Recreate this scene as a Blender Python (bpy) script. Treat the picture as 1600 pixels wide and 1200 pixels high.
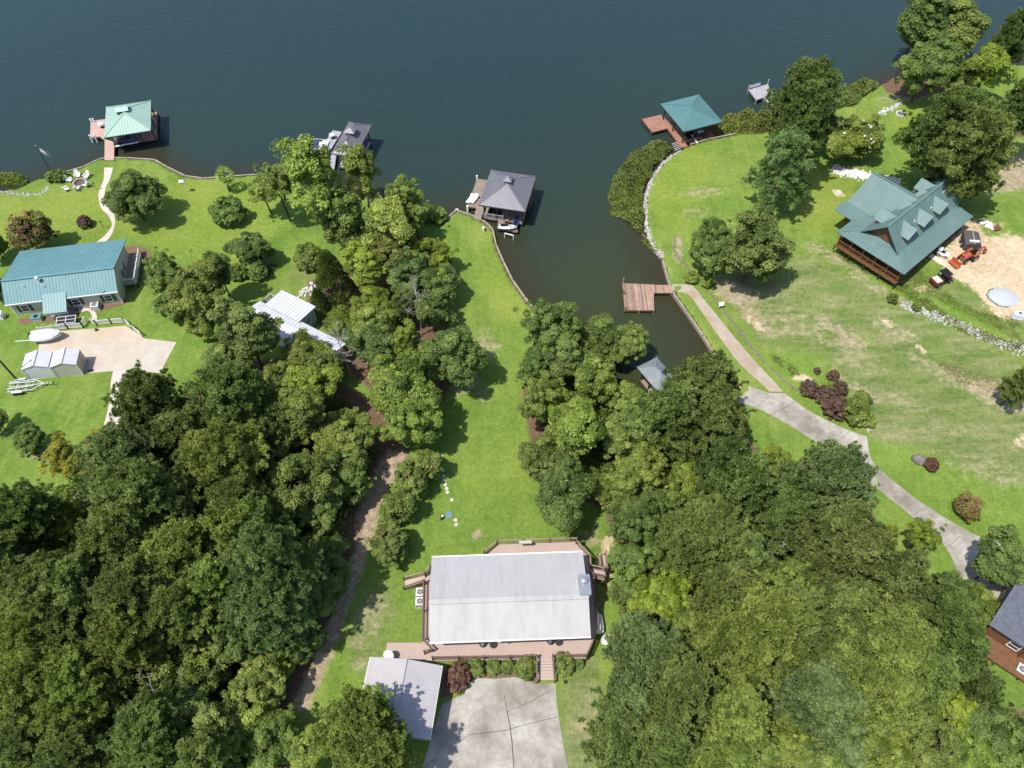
import bpy, bmesh, math, random
import numpy as np
from mathutils import Vector, Matrix
R_ = math.radians
rng = np.random.default_rng(7)
random.seed(7)
for o in list(bpy.data.objects): bpy.data.objects.remove(o)
SC = bpy.context.scene
COL = SC.collection

# ------------------------------------------------------------------ camera
CAMH = 80.0; TH = R_(35.5); FPX = 1200.0
cd = bpy.data.cameras.new('camera'); cam = bpy.data.objects.new('camera', cd); COL.objects.link(cam)
cam.location = (0, 0, CAMH); cam.rotation_euler = (TH, 0, 0)
cd.sensor_width = 36; cd.lens = 36*FPX/1600; cd.clip_end = 6000; cd.clip_start = 1
SC.camera = cam
SC.render.resolution_x = 1024; SC.render.resolution_y = 768

# ------------------------------------------------------------------ world, sun, exposure
SUN_EL = R_(65); SUN_DIR = R_(34)           # shadows fall to the right and a little away from the camera
wd = bpy.data.worlds.new('World'); SC.world = wd; wd.use_nodes = True
nt = wd.node_tree; bg = nt.nodes['Background']
sky = nt.nodes.new('ShaderNodeTexSky'); sky.sky_type = 'NISHITA'; sky.sun_disc = False
sx, sy = -math.cos(SUN_DIR), -math.sin(SUN_DIR)   # horizontal direction towards the sun
sky.sun_elevation = SUN_EL; sky.sun_rotation = math.atan2(sx, sy)
sky.air_density = 1.0; sky.dust_density = 1.2; sky.ozone_density = 1.0; sky.altitude = 150
nt.links.new(sky.outputs[0], bg.inputs[0]); bg.inputs[1].default_value = 0.15
sl = bpy.data.lights.new('sun', 'SUN'); so = bpy.data.objects.new('sun', sl); COL.objects.link(so)
sl.energy = 4.3; sl.angle = R_(0.55); sl.color = (1.0, 0.955, 0.88)
so.location = (-60, -30, 150)
sv = Vector((sx*math.cos(SUN_EL), sy*math.cos(SUN_EL), math.sin(SUN_EL)))
so.rotation_euler = sv.to_track_quat('Z', 'Y').to_euler()
vs = SC.view_settings; vs.view_transform = 'Standard'; vs.look = 'None'; vs.exposure = 0.36; vs.gamma = 1; vs.use_curve_mapping = False
SC.cycles.max_bounces = 6; SC.cycles.transparent_max_bounces = 6; SC.cycles.diffuse_bounces = 3; SC.cycles.transmission_bounces = 3

# ------------------------------------------------------------------ from a photo pixel to a place
_F = np.array([0, math.sin(TH), -math.cos(TH)]); _U = np.array([0, math.cos(TH), math.sin(TH)])
def atz(u, v, z=0.0):
    d = _F + np.array([(u-800)/FPX, 0, 0]) - (v-600)/FPX*_U
    return np.array([0, 0, CAMH]) + (z-CAMH)/d[2]*d
def project(X, Y, Z):
    dz = Z-CAMH; w = Y*_F[1]+dz*_F[2]
    return 800+FPX*X/w, 600-FPX*(Y*_U[1]+dz*_U[2])/w

# shoreline: pixel, kind of edge that starts here (w = sea wall, n = natural bank, r = rock)
SHORE = [(-1500,330,'n'),(-400,318,'n'),(-120,305,'n'),(0,300,'n'),(30,296,'n'),(46,287,'n'),(62,281,'n'),(80,277,'w'),(104,271,'w'),(132,263,'w'),(154,252,'w'),
 (166,249,'w'),(200,249,'w'),(243,252,'w'),(262,263,'w'),(290,277,'w'),(318,281,'w'),(345,279,'w'),(400,275,'w'),(445,275,'n'),(480,282,'n'),(520,292,'n'),(560,304,'n'),
 (600,318,'n'),(640,330,'n'),(676,342,'n'),(686,353,'w'),(713,331,'w'),(736,338,'w'),(760,350,'w'),(770,361,'w'),(775,384,'w'),(787,412,'w'),(801,440,'w'),(820,467,'w'),
 (839,491,'w'),(862,522,'n'),(905,578,'n'),(960,626,'n'),(1020,662,'n'),(1085,664,'n'),(1130,644,'n'),(1149,626,'n'),(1157,601,'n'),(1136,588,'w'),(1118,560,'w'),
 (1098,527,'w'),(1072,489,'w'),(1050,458,'w'),(1043,438,'w'),(1035,410,'n'),(1028,395,'r'),(1016,375,'r'),(1009,345,'r'),(1009,312,'r'),(1016,286,'r'),(1036,256,'r'),
 (1060,236,'n'),(1078,228,'w'),(1105,220,'w'),(1150,211,'n'),(1200,208,'n'),(1222,196,'n'),(1262,184,'n'),(1312,170,'n'),(1342,155,'n'),(1372,137,'n'),(1392,122,'n'),
 (1425,117,'n'),(1475,110,'n'),(1560,104,'n'),(1700,104,'n'),(2000,98,'n'),(3200,80,'n')]
SH = np.array([atz(u, v, 0.25)[:2] for u, v, k in SHORE])
LAND = np.vstack([SH, [[SH[-1][0], -700], [SH[0][0], -700]]])
def inside(px, py, poly):
    r = np.zeros(px.shape, bool); n = len(poly)
    for i in range(n):
        x1, y1 = poly[i]; x2, y2 = poly[(i+1) % n]
        if y1 == y2: continue
        c = ((y1 > py) != (y2 > py)) & (px < (x2-x1)*(py-y1)/(y2-y1)+x1); r ^= c
    return r
def segdist(px, py, pts, closed=False):
    d = np.full(px.shape, 1e9); n = len(pts)
    for i in range(n if closed else n-1):
        ax, ay = pts[i]; bx, by = pts[(i+1) % n]; vx, vy = bx-ax, by-ay; L = vx*vx+vy*vy
        if L == 0: continue
        t = np.clip(((px-ax)*vx+(py-ay)*vy)/L, 0, 1)
        d = np.minimum(d, (px-ax-t*vx)**2+(py-ay-t*vy)**2)
    return np.sqrt(d)
def smooth(a, b, x): t = np.clip((x-a)/(b-a), 0, 1); return t*t*(3-2*t)
def vnoise(x, y, s, seed=0):
    x = np.asarray(x, float)/s+seed*17.3; y = np.asarray(y, float)/s-seed*9.1
    def hsh(i, j): v = np.sin(i*127.1+j*311.7+seed*13.7)*43758.5453; return v-np.floor(v)
    i = np.floor(x); j = np.floor(y); f = x-i; g = y-j; f = f*f*(3-2*f); g = g*g*(3-2*g)
    return (hsh(i,j)*(1-f)+hsh(i+1,j)*f)*(1-g)+(hsh(i,j+1)*(1-f)+hsh(i+1,j+1)*f)*g
# the sheet: fine where the photograph looks, growing coarse towards the horizon
def axis(a, b, st, far):
    m = list(np.arange(a, b+1e-6, st)); s = st; x = b
    while x < far: s *= 1.35; x += s; m.append(x)
    s = st; x = a
    while x > -far: s *= 1.35; x -= s; m.insert(0, x)
    return np.array(m)
GX = axis(-118, 118, 0.42, 2500); GY = axis(0, 170, 0.42, 2500)
MX, MY = np.meshgrid(GX, GY)
_in = inside(MX, MY, LAND); _d = segdist(MX, MY, SH); SD = np.where(_in, _d, -_d)
_nat = segdist(MX, MY, SH[[i for i, s in enumerate(SHORE) if s[2] == 'n' and SHORE[min(i+1, len(SHORE)-1)][2] == 'n']]) if False else None
def land_height(x, y, sd):
    z = 0.55+2.6*smooth(2, 55, sd)+0.12*(vnoise(x, y, 9, 1)-.5)*smooth(1, 6, sd)+1.6*np.exp(-(((x-75)/32)**2+((y-70)/30)**2))*smooth(4, 20, sd)
    return z
ZL = np.where(SD > 0.12, land_height(MX, MY, SD), np.maximum(-2.5, -0.25+0.22*SD))
def H(x, y):
    i = np.clip(np.searchsorted(GX, x)-1, 0, len(GX)-2); j = np.clip(np.searchsorted(GY, y)-1, 0, len(GY)-2)
    f = (x-GX[i])/(GX[i+1]-GX[i]); g = (y-GY[j])/(GY[j+1]-GY[j])
    return (ZL[j,i]*(1-f)+ZL[j,i+1]*f)*(1-g)+(ZL[j+1,i]*(1-f)+ZL[j+1,i+1]*f)*g
def at(u, v, up=0.0):            # the point of the ground (plus up) seen at a pixel
    z = 2.0
    for _ in range(9):
        p = atz(u, v, z+up); z = max(float(H(p[0], p[1])), 0.0)
    return np.array([p[0], p[1], z+up])

# ------------------------------------------------------------------ materials
MAT = {}
def nodes_of(name):
    m = bpy.data.materials.new(name); m.use_nodes = True; t = m.node_tree
    return m, t, t.nodes, t.links, t.nodes['Principled BSDF']
def ramp(t, a, b, p0=.3, p1=.7):
    r = t.nodes.new('ShaderNodeValToRGB'); r.color_ramp.elements[0].position = p0; r.color_ramp.elements[1].position = p1
    r.color_ramp.elements[0].color = (*a, 1); r.color_ramp.elements[1].color = (*b, 1); return r
def noise(t, co, scale, detail=4, rough=.6):
    n = t.nodes.new('ShaderNodeTexNoise'); n.inputs['Scale'].default_value = scale; n.inputs['Detail'].default_value = detail
    n.inputs['Roughness'].default_value = rough
    if co is not None: t.links.new(co, n.inputs['Vector'])
    return n
def mix(t, a, b, f, typ='MIX'):
    m = t.nodes.new('ShaderNodeMix'); m.data_type = 'RGBA'; m.blend_type = typ; m.clamp_result = False
    for s, v in ((m.inputs[0], f), (m.inputs[6], a), (m.inputs[7], b)):
        if hasattr(v, 'is_output'): t.links.new(v, s)
        elif isinstance(v, (int, float)): s.default_value = v
        else: s.default_value = (*v, 1)
    return m.outputs[2]
def mapped(t, sc, coord='Object'):
    tc = t.nodes.new('ShaderNodeTexCoord'); mp = t.nodes.new('ShaderNodeMapping'); mp.inputs['Scale'].default_value = sc
    t.links.new(tc.outputs[coord], mp.inputs['Vector']); return mp.outputs[0]
def M(name, col, rough=.6, var=.18, scale=2.0, stretch=(1,1,1), stain=None, st_amt=.5, st_scale=.5, st_lo=.5, st_hi=.75, bump=0, bscale=20, metal=0, spec=.5, obj_var=0):
    if name in MAT: return MAT[name]
    m, t, N, L, p = nodes_of(name)
    co = mapped(t, stretch)
    n = noise(t, co, scale, 5)
    lo = tuple(c*(1-var) for c in col); hi = tuple(min(1, c*(1+var)) for c in col)
    r = ramp(t, lo, hi); L.new(n.outputs[0], r.inputs[0]); c = r.outputs[0]
    if stain:
        n2 = noise(t, mapped(t, stretch), st_scale, 6, .65); r2 = ramp(t, (0,0,0), (st_amt,)*3, st_lo, st_hi); L.new(n2.outputs[0], r2.inputs[0])
        c = mix(t, c, stain, r2.outputs[0])
    if obj_var:
        oi = N.new('ShaderNodeObjectInfo'); r4 = ramp(t, (1-obj_var,)*3, (1+obj_var,)*3, 0, 1); L.new(oi.outputs['Random'], r4.inputs[0]); c = mix(t, c, r4.outputs[0], 1.0, 'MULTIPLY')
    L.new(c, p.inputs['Base Color']); p.inputs['Roughness'].default_value = rough; p.inputs['Metallic'].default_value = metal
    p.inputs['Specular IOR Level'].default_value = spec
    if bump:
        n3 = noise(t, co, bscale, 3); b = N.new('ShaderNodeBump'); b.inputs['Strength'].default_value = bump; b.inputs['Distance'].default_value = .05
        L.new(n3.outputs[0], b.inputs['Height']); L.new(b.outputs[0], p.inputs['Normal'])
    MAT[name] = m; return m
def leafmat(name, a, b, rough=.55, trans=.3):
    m, t, N, L, p = nodes_of(name)
    at_ = N.new('ShaderNodeAttribute'); at_.attribute_name = 'tone'
    r = ramp(t, a, b, 0.0, 1.0); L.new(at_.outputs['Fac'], r.inputs[0])
    oi = N.new('ShaderNodeObjectInfo'); c = mix(t, r.outputs[0], oi.outputs['Color'], 1.0, 'MULTIPLY')
    L.new(c, p.inputs['Base Color']); p.inputs['Roughness'].default_value = rough; p.inputs['Specular IOR Level'].default_value = .35
    tr = N.new('ShaderNodeBsdfTranslucent'); c2 = mix(t, c, (1.25, 1.35, .6), 1.0, 'MULTIPLY'); L.new(c2, tr.inputs[0])
    ms = N.new('ShaderNodeMixShader'); ms.inputs[0].default_value = trans
    L.new(p.outputs[0], ms.inputs[1]); L.new(tr.outputs[0], ms.inputs[2]); L.new(ms.outputs[0], N['Material Output'].inputs[0])
    MAT[name] = m; return m

# ------------------------------------------------------------------ mesh helpers
class MB:
    def __init__(s): s.v = []; s.f = []
    def add(s, v, f):
        o = len(s.v); s.v += [tuple(map(float, q)) for q in v]; s.f += [tuple(i+o for i in q) for q in f]; return s
    def box(s, c, d, rz=0.0, tilt=None):
        x, y, z = d[0]/2, d[1]/2, d[2]/2; m = Matrix.Rotation(rz, 3, 'Z')
        if tilt: m = m @ Matrix.Rotation(tilt[0], 3, tilt[1])
        v = [Vector(c)+m @ Vector((a*x, b*y, e*z)) for a in (-1,1) for b in (-1,1) for e in (-1,1)]
        return s.add(v, [(0,1,3,2),(4,6,7,5),(0,4,5,1),(2,3,7,6),(0,2,6,4),(1,5,7,3)])
    def tube(s, a, b, r, r2=None, n=6, cap=True):
        a = Vector(a); b = Vector(b); r2 = r if r2 is None else r2; d = (b-a).normalized()
        e = d.orthogonal().normalized(); g = d.cross(e); v = []
        for p, q in ((a, r), (b, r2)): v += [p+(e*math.cos(2*math.pi*k/n)+g*math.sin(2*math.pi*k/n))*q for k in range(n)]
        f = [(k, (k+1) % n, n+(k+1) % n, n+k) for k in range(n)]
        if cap: f += [tuple(range(n))[::-1], tuple(range(n, 2*n))]
        return s.add(v, f)
    def bar(s, a, b, w, h):        # rectangular bar between two points, h measured upwards
        a = Vector(a); b = Vector(b); d = (b-a).normalized(); e = Vector((-d.y, d.x, 0))
        e = e.normalized() if e.length > 1e-5 else Vector((1, 0, 0)); g = d.cross(e).normalized()
        v = [p+e*(w/2*i)+g*(h/2*j) for p in (a, b) for i, j in ((-1,-1),(1,-1),(1,1),(-1,1))]
        return s.add(v, [(0,1,2,3),(7,6,5,4),(0,4,5,1),(1,5,6,2),(2,6,7,3),(3,7,4,0)])
    def slab(s, pts, th):          # polygon (any tilt) with thickness th straight down
        n = len(pts); v = [Vector(p) for p in pts]; v += [p-Vector((0,0,th)) for p in v]
        return s.add(v, [tuple(range(n)), tuple(range(2*n-1, n-1, -1))]+[(i, n+i, n+(i+1) % n, (i+1) % n) for i in range(n)])
    def lathe(s, prof, c=(0,0,0), n=12):
        v = []; f = []; k = len(prof)
        for i in range(n):
            a = 2*math.pi*i/n
            v += [(c[0]+r*math.cos(a), c[1]+r*math.sin(a), c[2]+z) for r, z in prof]
        for i in range(n):
            j = (i+1) % n
            f += [(i*k+q, j*k+q, j*k+q+1, i*k+q+1) for q in range(k-1)]
        return s.add(v, f)
    def loft(s, rings):            # closed rings of equal count
        n = len(rings[0]); v = [p for r in rings for p in r]; f = []
        for i in range(len(rings)-1):
            f += [(i*n+k, i*n+(k+1) % n, (i+1)*n+(k+1) % n, (i+1)*n+k) for k in range(n)]
        f += [tuple(range(n))[::-1], tuple(range((len(rings)-1)*n, len(rings)*n))]
        return s.add(v, f)
    def build(s, name, mat, parent=None, loc=(0,0,0), rz=0.0, smooth=False):
        me = bpy.data.meshes.new(name); me.from_pydata(s.v, [], s.f); me.validate(); me.update()
        bm = bmesh.new(); bm.from_mesh(me); bmesh.ops.recalc_face_normals(bm, faces=bm.faces); bm.to_mesh(me); bm.free()
        if smooth: me.polygons.foreach_set('use_smooth', [True]*len(me.polygons))
        return link(name, me, mat, parent, loc, rz)
def link(name, me, mat, parent=None, loc=(0,0,0), rz=0.0):
    if mat is not None and not me.materials: me.materials.append(mat)
    o = bpy.data.objects.new(name, me); COL.objects.link(o); o.location = loc; o.rotation_euler = (0, 0, rz); o.parent = parent
    return o
def tag(o, label, cat, group=None):
    o['label'] = label; o['category'] = cat
    if group: o['group'] = group
    return o
def thing(name, label, cat, loc=(0,0,0), rz=0.0, group=None):
    o = bpy.data.objects.new(name, None); COL.objects.link(o); o.location = loc; o.rotation_euler = (0, 0, rz); o.empty_display_size = .5
    return tag(o, label, cat, group)
def copy_tree(o, parent=None):
    kids = list(o.children)
    c = o.copy(); COL.objects.link(c); c.parent = parent
    for k in kids: copy_tree(k, c)
    return c
def struct(o, kind='structure'): o['kind'] = kind; return o
def clip_convex(poly, d, lo, hi):  # 2-D convex polygon cut to lo <= p.d <= hi
    for sgn, lim in ((1, hi), (-1, -lo)):
        out = []
        for i in range(len(poly)):
            a, b = poly[i], poly[(i+1) % len(poly)]
            fa = sgn*(a[0]*d[0]+a[1]*d[1])-lim; fb = sgn*(b[0]*d[0]+b[1]*d[1])-lim
            if fa <= 0: out.append(a)
            if fa*fb < 0: t = fa/(fa-fb); out.append((a[0]+(b[0]-a[0])*t, a[1]+(b[1]-a[1])*t))
        poly = out
        if len(poly) < 3: return []
    return poly
def boards(poly, ang, pitch=.15, gap=.012):   # strips that run along ang
    d = (-math.sin(ang), math.cos(ang)); s = [p[0]*d[0]+p[1]*d[1] for p in poly]; k = min(s); out = []
    while k < max(s)-.02:
        q = clip_convex(list(poly), d, k, min(k+pitch-gap, max(s)))
        if len(q) >= 3: out.append(q)
        k += pitch
    return out
class Frame:                       # a local frame on the ground: x along the near edge, y away from the camera
    def __init__(s, c, ang, z): s.c = np.array(c[:2]); s.a = ang; s.z = z
    def loc(s): return (s.c[0], s.c[1], s.z)
    def L(s, p):
        d = np.array(p[:2])-s.c; ca, sa = math.cos(s.a), math.sin(s.a)
        return (d[0]*ca+d[1]*sa, -d[0]*sa+d[1]*ca)
def fit(px, z):                    # NL, NR, FR, FL pixels of a level rectangle at height z
    p = [atz(u, v, z)[:2] for u, v in px]; c = sum(p)/4
    e = (p[1]-p[0])+(p[2]-p[3]); g = (p[3]-p[0])+(p[2]-p[1]); a1 = math.atan2(e[1], e[0]); a2 = math.atan2(g[1], g[0])-math.pi/2
    le, lg = np.linalg.norm(e)/2, np.linalg.norm(g)/2
    a = (a1*le+a2*lg)/(le+lg) if abs(a1-a2) < 1 else a1
    return c, a, le, lg
def rib_lines(mb, pts, pitch, w=.05, h=.045):
    P = [Vector(p) for p in pts]; e = (P[1]-P[0]).normalized(); n = (P[1]-P[0]).cross(P[2]-P[0]).normalized()
    if n.z < 0: n = -n
    g = n.cross(e); q = [((p-P[0]).dot(e), (p-P[0]).dot(g)) for p in P]
    lo, hi = min(a for a, b in q), max(a for a, b in q); k = math.ceil((hi-lo)/pitch); st = (hi-lo)/k
    for i in range(k+1):
        s = min(max(lo+i*st, lo+.03), hi-.03); ts = []
        for j in range(len(q)):
            (a, b), (c, d) = q[j], q[(j+1) % len(q)]
            if (a-s)*(c-s) < 0: ts.append(b+(d-b)*(s-a)/(c-a))
        if len(ts) >= 2 and max(ts)-min(ts) > .15:
            A = P[0]+e*s+g*min(ts)+n*h*.4; B = P[0]+e*s+g*max(ts)+n*h*.4; mb.bar(A, B, w, h)
def roof(T, planes, mat, pitch=.45, th=.1, name='roof', caps=(), capw=.22, seam=None, ribh=.045):
    m = MB(); r = MB()
    for p in planes: m.slab(p, th); rib_lines(r, p, pitch, .05 if ribh > .03 else .04, ribh)
    o = m.build(name, mat, T); s = r.build('standing_seam', seam or mat, o); struct(s, 'stuff')
    if caps:
        c = MB()
        for a, b in caps: c.bar(Vector(a)+Vector((0,0,.05)), Vector(b)+Vector((0,0,.05)), capw, .05)
        c.build('ridge_cap', mat, o)
    return o
def hip_planes(w, d, ze, rise):
    x, y = w/2, d/2
    if w >= d: r1, r2 = (-(x-y), 0, ze+rise), ((x-y), 0, ze+rise)
    else: r1, r2 = (0, -(y-x), ze+rise), (0, (y-x), ze+rise)
    a, b, c, e = (-x,-y,ze), (x,-y,ze), (x,y,ze), (-x,y,ze)
    if w >= d: pl = [[a,b,r2,r1],[c,e,r1,r2],[b,c,r2],[e,a,r1]]
    else: pl = [[b,c,r2,r1],[e,a,r1,r2],[a,b,r1],[c,e,r2]]
    pl = [[p for i, p in enumerate(q) if p != q[i-1]] for q in pl]
    near = r1; far = r2
    caps = [(a, r1), (b, r2 if w >= d else r1), (c, r2), (e, r1 if w >= d else r2)]
    if abs(w-d) > .2: caps.append((r1, r2))
    return pl, caps
def window(T, c, face, w, h, shut=None, fm=None):   # face: unit normal in xy; returns the window part
    n = Vector((face[0], face[1], 0)); s = Vector((-face[1], face[0], 0)); rz = math.atan2(s.y, s.x); c = Vector(c)
    f = MB()
    for k in (-1, 1): f.box(c+s*(k*(w/2))+n*.03, (.09, .08, h+.09), rz); f.box(c+Vector((0,0,k*h/2))+n*.03, (w-.09, .08, .09), rz)
    f.box(c+n*.03, (w-.1, .05, .05), rz)
    o = f.build('window', fm or MAT['trim'], T); MB().box(c+n*.012, (w-.05, .02, h-.05), rz).build('pane', MAT['glass'], o)
    if shut:
        for k in (-1, 1): MB().box(c+s*(k*(w/2+.27))+n*.03, (.38, .05, h+.06), rz).build('shutter', shut, o)
    return o
def railing(T, pts, z, mat, h=.95, post=1.8, capmat=None, posts_extra=.12):
    bal = MB()
    for a, b in zip(pts[:-1], pts[1:]):
        a = Vector((*a[:2], a[2] if len(a) > 2 else z)); b = Vector((*b[:2], b[2] if len(b) > 2 else z)); n = max(1, round((b-a).length/post)); up = Vector((0,0,1))
        MB().bar(a+up*h, b+up*h, .14, .045).build('handrail', mat, T); MB().bar(a+up*(h-.12), b+up*(h-.12), .05, .09).build('upper_rail', mat, T); MB().bar(a+up*.12, b+up*.12, .05, .09).build('bottom_rail', mat, T)
        k = max(1, int((b-a).length/.17))
        for i in range(k): q = a+(b-a)*((i+.5)/k); bal.box(q+up*(h*.5), (.04, .04, h-.2))
        for i in range(n+1):
            if i == 0 and a != Vector((*pts[0][:2], a.z)): continue
            q = a+(b-a)*(i/n); MB().box(q+up*((h+posts_extra)/2), (.12, .12, h+posts_extra)).box(q+up*(h+posts_extra+.02), (.16, .16, .05)).build('railing_post', capmat or mat, T)
    struct(bal.build('baluster', mat, T), 'stuff')

# materials in use
WHT = M('trim', (.72,.72,.7), .5, .06)
M('glass', (.03,.04,.05), .08, .2); M('white_roof', (.40,.392,.385), .5, .05, 1.2, (1.6,.22,1), (.24,.24,.265), .7, .5, .5, .8, spec=.3); M('white_roof_far', (.395,.39,.385), .5, .06, 1.4, (1.6,.16,1), (.27,.27,.29), .65, .5, .52, .78, spec=.3); M('seam_grey', (.37,.363,.357), .5, .08, 1.4)
M('grey_white_roof', (.38,.365,.37), .45, .06, .8, (1,1,1), (.17,.15,.16), .8, .9, .63, .78, spec=.4)
M('teal_roof', (.11,.235,.25), .45, .07, .7, (1,1,1), (.15,.27,.28), .5, .4, spec=.3); M('mint_roof', (.30,.43,.37), .42, .05, .6, (1,1,1), (.34,.46,.40), .5, .4)
M('green_roof', (.115,.185,.175), .55, .08, .7, (1,1,1), (.18,.235,.225), .8, .3, spec=.25); M('grey_roof', (.145,.142,.165), .45, .08, .8, (1,1,1), (.19,.185,.205), .5, .4)
M('dock_teal_roof', (.085,.19,.19), .42, .06, .7, (1,1,1), (.11,.21,.205), .5, .3)
M('shed_roof', (.53,.54,.575), .55, .07, .8, (1,1,1), (.40,.41,.44), .6, .6, spec=.2); M('cream_siding', (.46,.43,.36), .65, .08, 1.5); M('cream_shed', (.50,.47,.40), .6, .06); M('white_siding', (.62,.63,.63), .55, .05)
M('shutter_green', (.02,.06,.055), .5); M('slate_shingle', (.085,.095,.125), .8, .25, 3.0, (1,1,1), (.14,.15,.18), .6, .6, bump=.2)
M('log_wood', (.16,.075,.035), .6, .3, 4.0, (.5,1,1)); M('dark_wood', (.045,.03,.022), .7, .3); M('cedar_deck', (.30,.15,.10), .6, .22, 1.5, (1,1,1), (.40,.25,.185), .6, .5)
M('grey_wood', (.25,.20,.155), .75, .2, 2.0, (1,1,1), (.17,.135,.105), .6, .8); M('pink_deck', (.47,.31,.25), .7, .08, 1.0, (1,1,1), (.40,.27,.22), .5, .4)
M('silver_wood', (.34,.33,.35), .75, .2, 3.0, (1,1,1), (.22,.21,.23), .6, .8); M('brown_board', (.29,.185,.135), .75, .25, 3.0, (1,1,1), (.40,.29,.23), .7, 1.0, obj_var=.38)
M('composite', (.42,.315,.27), .65, .07, .8, (1,1,1), (.36,.28,.245), .5, .4); M('rail_brown', (.12,.075,.055), .6, .2); M('rail_tan', (.25,.185,.14), .6, .12); M('black_metal', (.012,.012,.014), .4)
M('concrete', (.41,.385,.34), .85, .16, 2.2, (1,1,1), (.19,.165,.13), .95, .26, .37, .64, bump=.15); M('pad_concrete', (.46,.42,.36), .85, .12, .9, (1,1,1), (.46,.335,.215), .7, .10, .45, .65, bump=.15)
M('path_concrete', (.50,.45,.39), .85, .08, 1.5, (1,1,1), (.38,.33,.27), .5, .5); M('brown_path', (.37,.315,.25), .85, .12, 1.0, (1,1,1), (.30,.20,.125), .7, .35, .42, .66)
M('crack', (.09,.075,.055), .95, .3); M('tile_crack', (.13,.115,.09), .9, .2); M('rock', (.50,.49,.47), .85, .22, 2.5, bump=.3, bscale=6); M('bright_rock', (.60,.59,.57), .85, .2, 3.5); M('white_rock', (.40,.385,.36), .85, .45, 3.5); M('boulder', (.17,.15,.14), .85, .25, 2)
M('seawall', (.33,.28,.23), .85, .2, 1.0, (1,1,1), (.17,.14,.11), .6, .6); M('timber', (.20,.16,.13), .85, .25, 2)
M('bark', (.075,.055,.042), .9, .35, 3, (1,1,.3), bump=.4); M('pale_bark', (.36,.33,.30), .8, .25, 2, (1,1,.4)); M('dead_wood', (.30,.275,.25), .8, .2, 2)
M('mulch', (.17,.10,.065), .95, .35, 5, bump=.4); M('sand', (.50,.36,.21), .95, .15, 1.2); M('gravel', (.40,.42,.45), .95, .10, 14, bump=.35, bscale=14)
M('white_plastic', (.75,.75,.75), .45, .04); M('ac_metal', (.50,.51,.50), .5, .06); M('galvanised', (.42,.44,.46), .35, .1, metal=.7); M('tarp', (.55,.56,.58), .55, .1, 2, bump=.3, bscale=3)
M('orange_paint', (.36,.075,.025), .5, .25, 3, (1,1,1), (.25,.16,.09), .6, 2.0); M('red_paint', (.18,.02,.02), .45, .2, 3, (1,1,1), (.2,.13,.08), .5, 2.0); M('tyre', (.015,.015,.016), .8); M('blue_plastic', (.05,.10,.28), .4); M('tarp_dark', (.075,.065,.065), .7, .25, 1.5)
M('blue_lid', (.12,.19,.24), .6); M('green_lid', (.06,.16,.07), .6); M('cream_stone', (.52,.50,.40), .8, .15); M('flag_cloth', (.23,.22,.36), .8, .05); M('red_flower', (.42,.035,.05), .7, .2); M('pot', (.2,.09,.05), .7)
M('grey_boat', (.085,.09,.10), .35, .1); M('hull_white', (.6,.61,.62), .35, .05); M('navy', (.03,.05,.15), .4); M('ash', (.09,.085,.08), .95, .3, 6); M('paver', (.33,.25,.2), .85, .2, 3); M('tan_plywood', (.42,.36,.29), .7)
leafmat('leaf', (.080,.128,.020), (.300,.372,.090), .5, .46); leafmat('needle', (.084,.128,.026), (.300,.365,.108), .5, .42)
leafmat('purple_leaf', (.07,.044,.03), (.19,.12,.078)); leafmat('reed', (.085,.10,.022), (.28,.29,.085)); leafmat('dry_grass', (.16,.13,.07), (.30,.25,.14)); leafmat('bloom', (.28,.06,.08), (.42,.14,.15)); leafmat('white_bloom', (.5,.5,.45), (.65,.65,.6))
# ------------------------------------------------------------------ ground
PX, PY = project(MX, MY, np.maximum(ZL, 0)); _ok = (MY > -5) & (np.abs(MX) < 160) & (MY < 200)
def area(polys):
    r = np.zeros(MX.shape)
    for pts, amt, fe in polys:
        xs = [p[0] for p in pts]; ys = [p[1] for p in pts]
        b = _ok & (PX > min(xs)-fe*1.5) & (PX < max(xs)+fe*1.5) & (PY > min(ys)-fe*1.5) & (PY < max(ys)+fe*1.5)
        if not b.any(): continue
        x, y = PX[b], PY[b]; i = inside(x, y, pts); d = segdist(x, y, pts, True); s = np.where(i, d, -d)
        r[b] = np.maximum(r[b], amt*smooth(-fe, fe, s))
    return r
def ell(cx, cy, rx, ry, a=0):
    return [(cx+rx*math.cos(t)*math.cos(a)-ry*math.sin(t)*math.sin(a), cy+rx*math.cos(t)*math.sin(a)+ry*math.sin(t)*math.cos(a)) for t in np.linspace(0, 2*math.pi, 14, endpoint=False)]
sand = area([([(1460,405),(1485,380),(1500,352),(1520,345),(1545,368),(1600,372),(1700,380),(1700,520),(1600,505),(1560,500),(1520,452),(1475,425)], 1.0, 12),
 (ell(1515,348,22,12,.3), .8, 8), (ell(1445,452,20,6,.2), .8, 6), (ell(1310,302,12,5,.4), 1, 3), (ell(1590,395,60,30), .9, 14), (ell(1545,345,30,8,.3), .5, 6),
 (ell(1385,505,14,8,.4), .75, 8), (ell(1440,545,12,5,.5), .8, 6), (ell(1255,590,20,5,.1), .9, 5), (ell(1180,505,20,9,.8), .75, 8), (ell(1430,525,10,4), .5, 5),
 ([(52,293),(68,283),(72,292),(56,303),(40,303)], .4, 5), (ell(946,862,14,30,.3), .75, 9), (ell(952,905,8,30,0), .6, 8), ([(930,900),(948,905),(950,985),(938,1010),(930,985)], .4, 8),
 (ell(1600,690,20,15), .5, 10), (ell(735,500,8,8), .35, 8), (ell(1032,398,6,10,-.6), .8, 4), (ell(695,560,8,8), .3, 6), (ell(1335,302,14,4,.2), .3, 6)])
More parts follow.
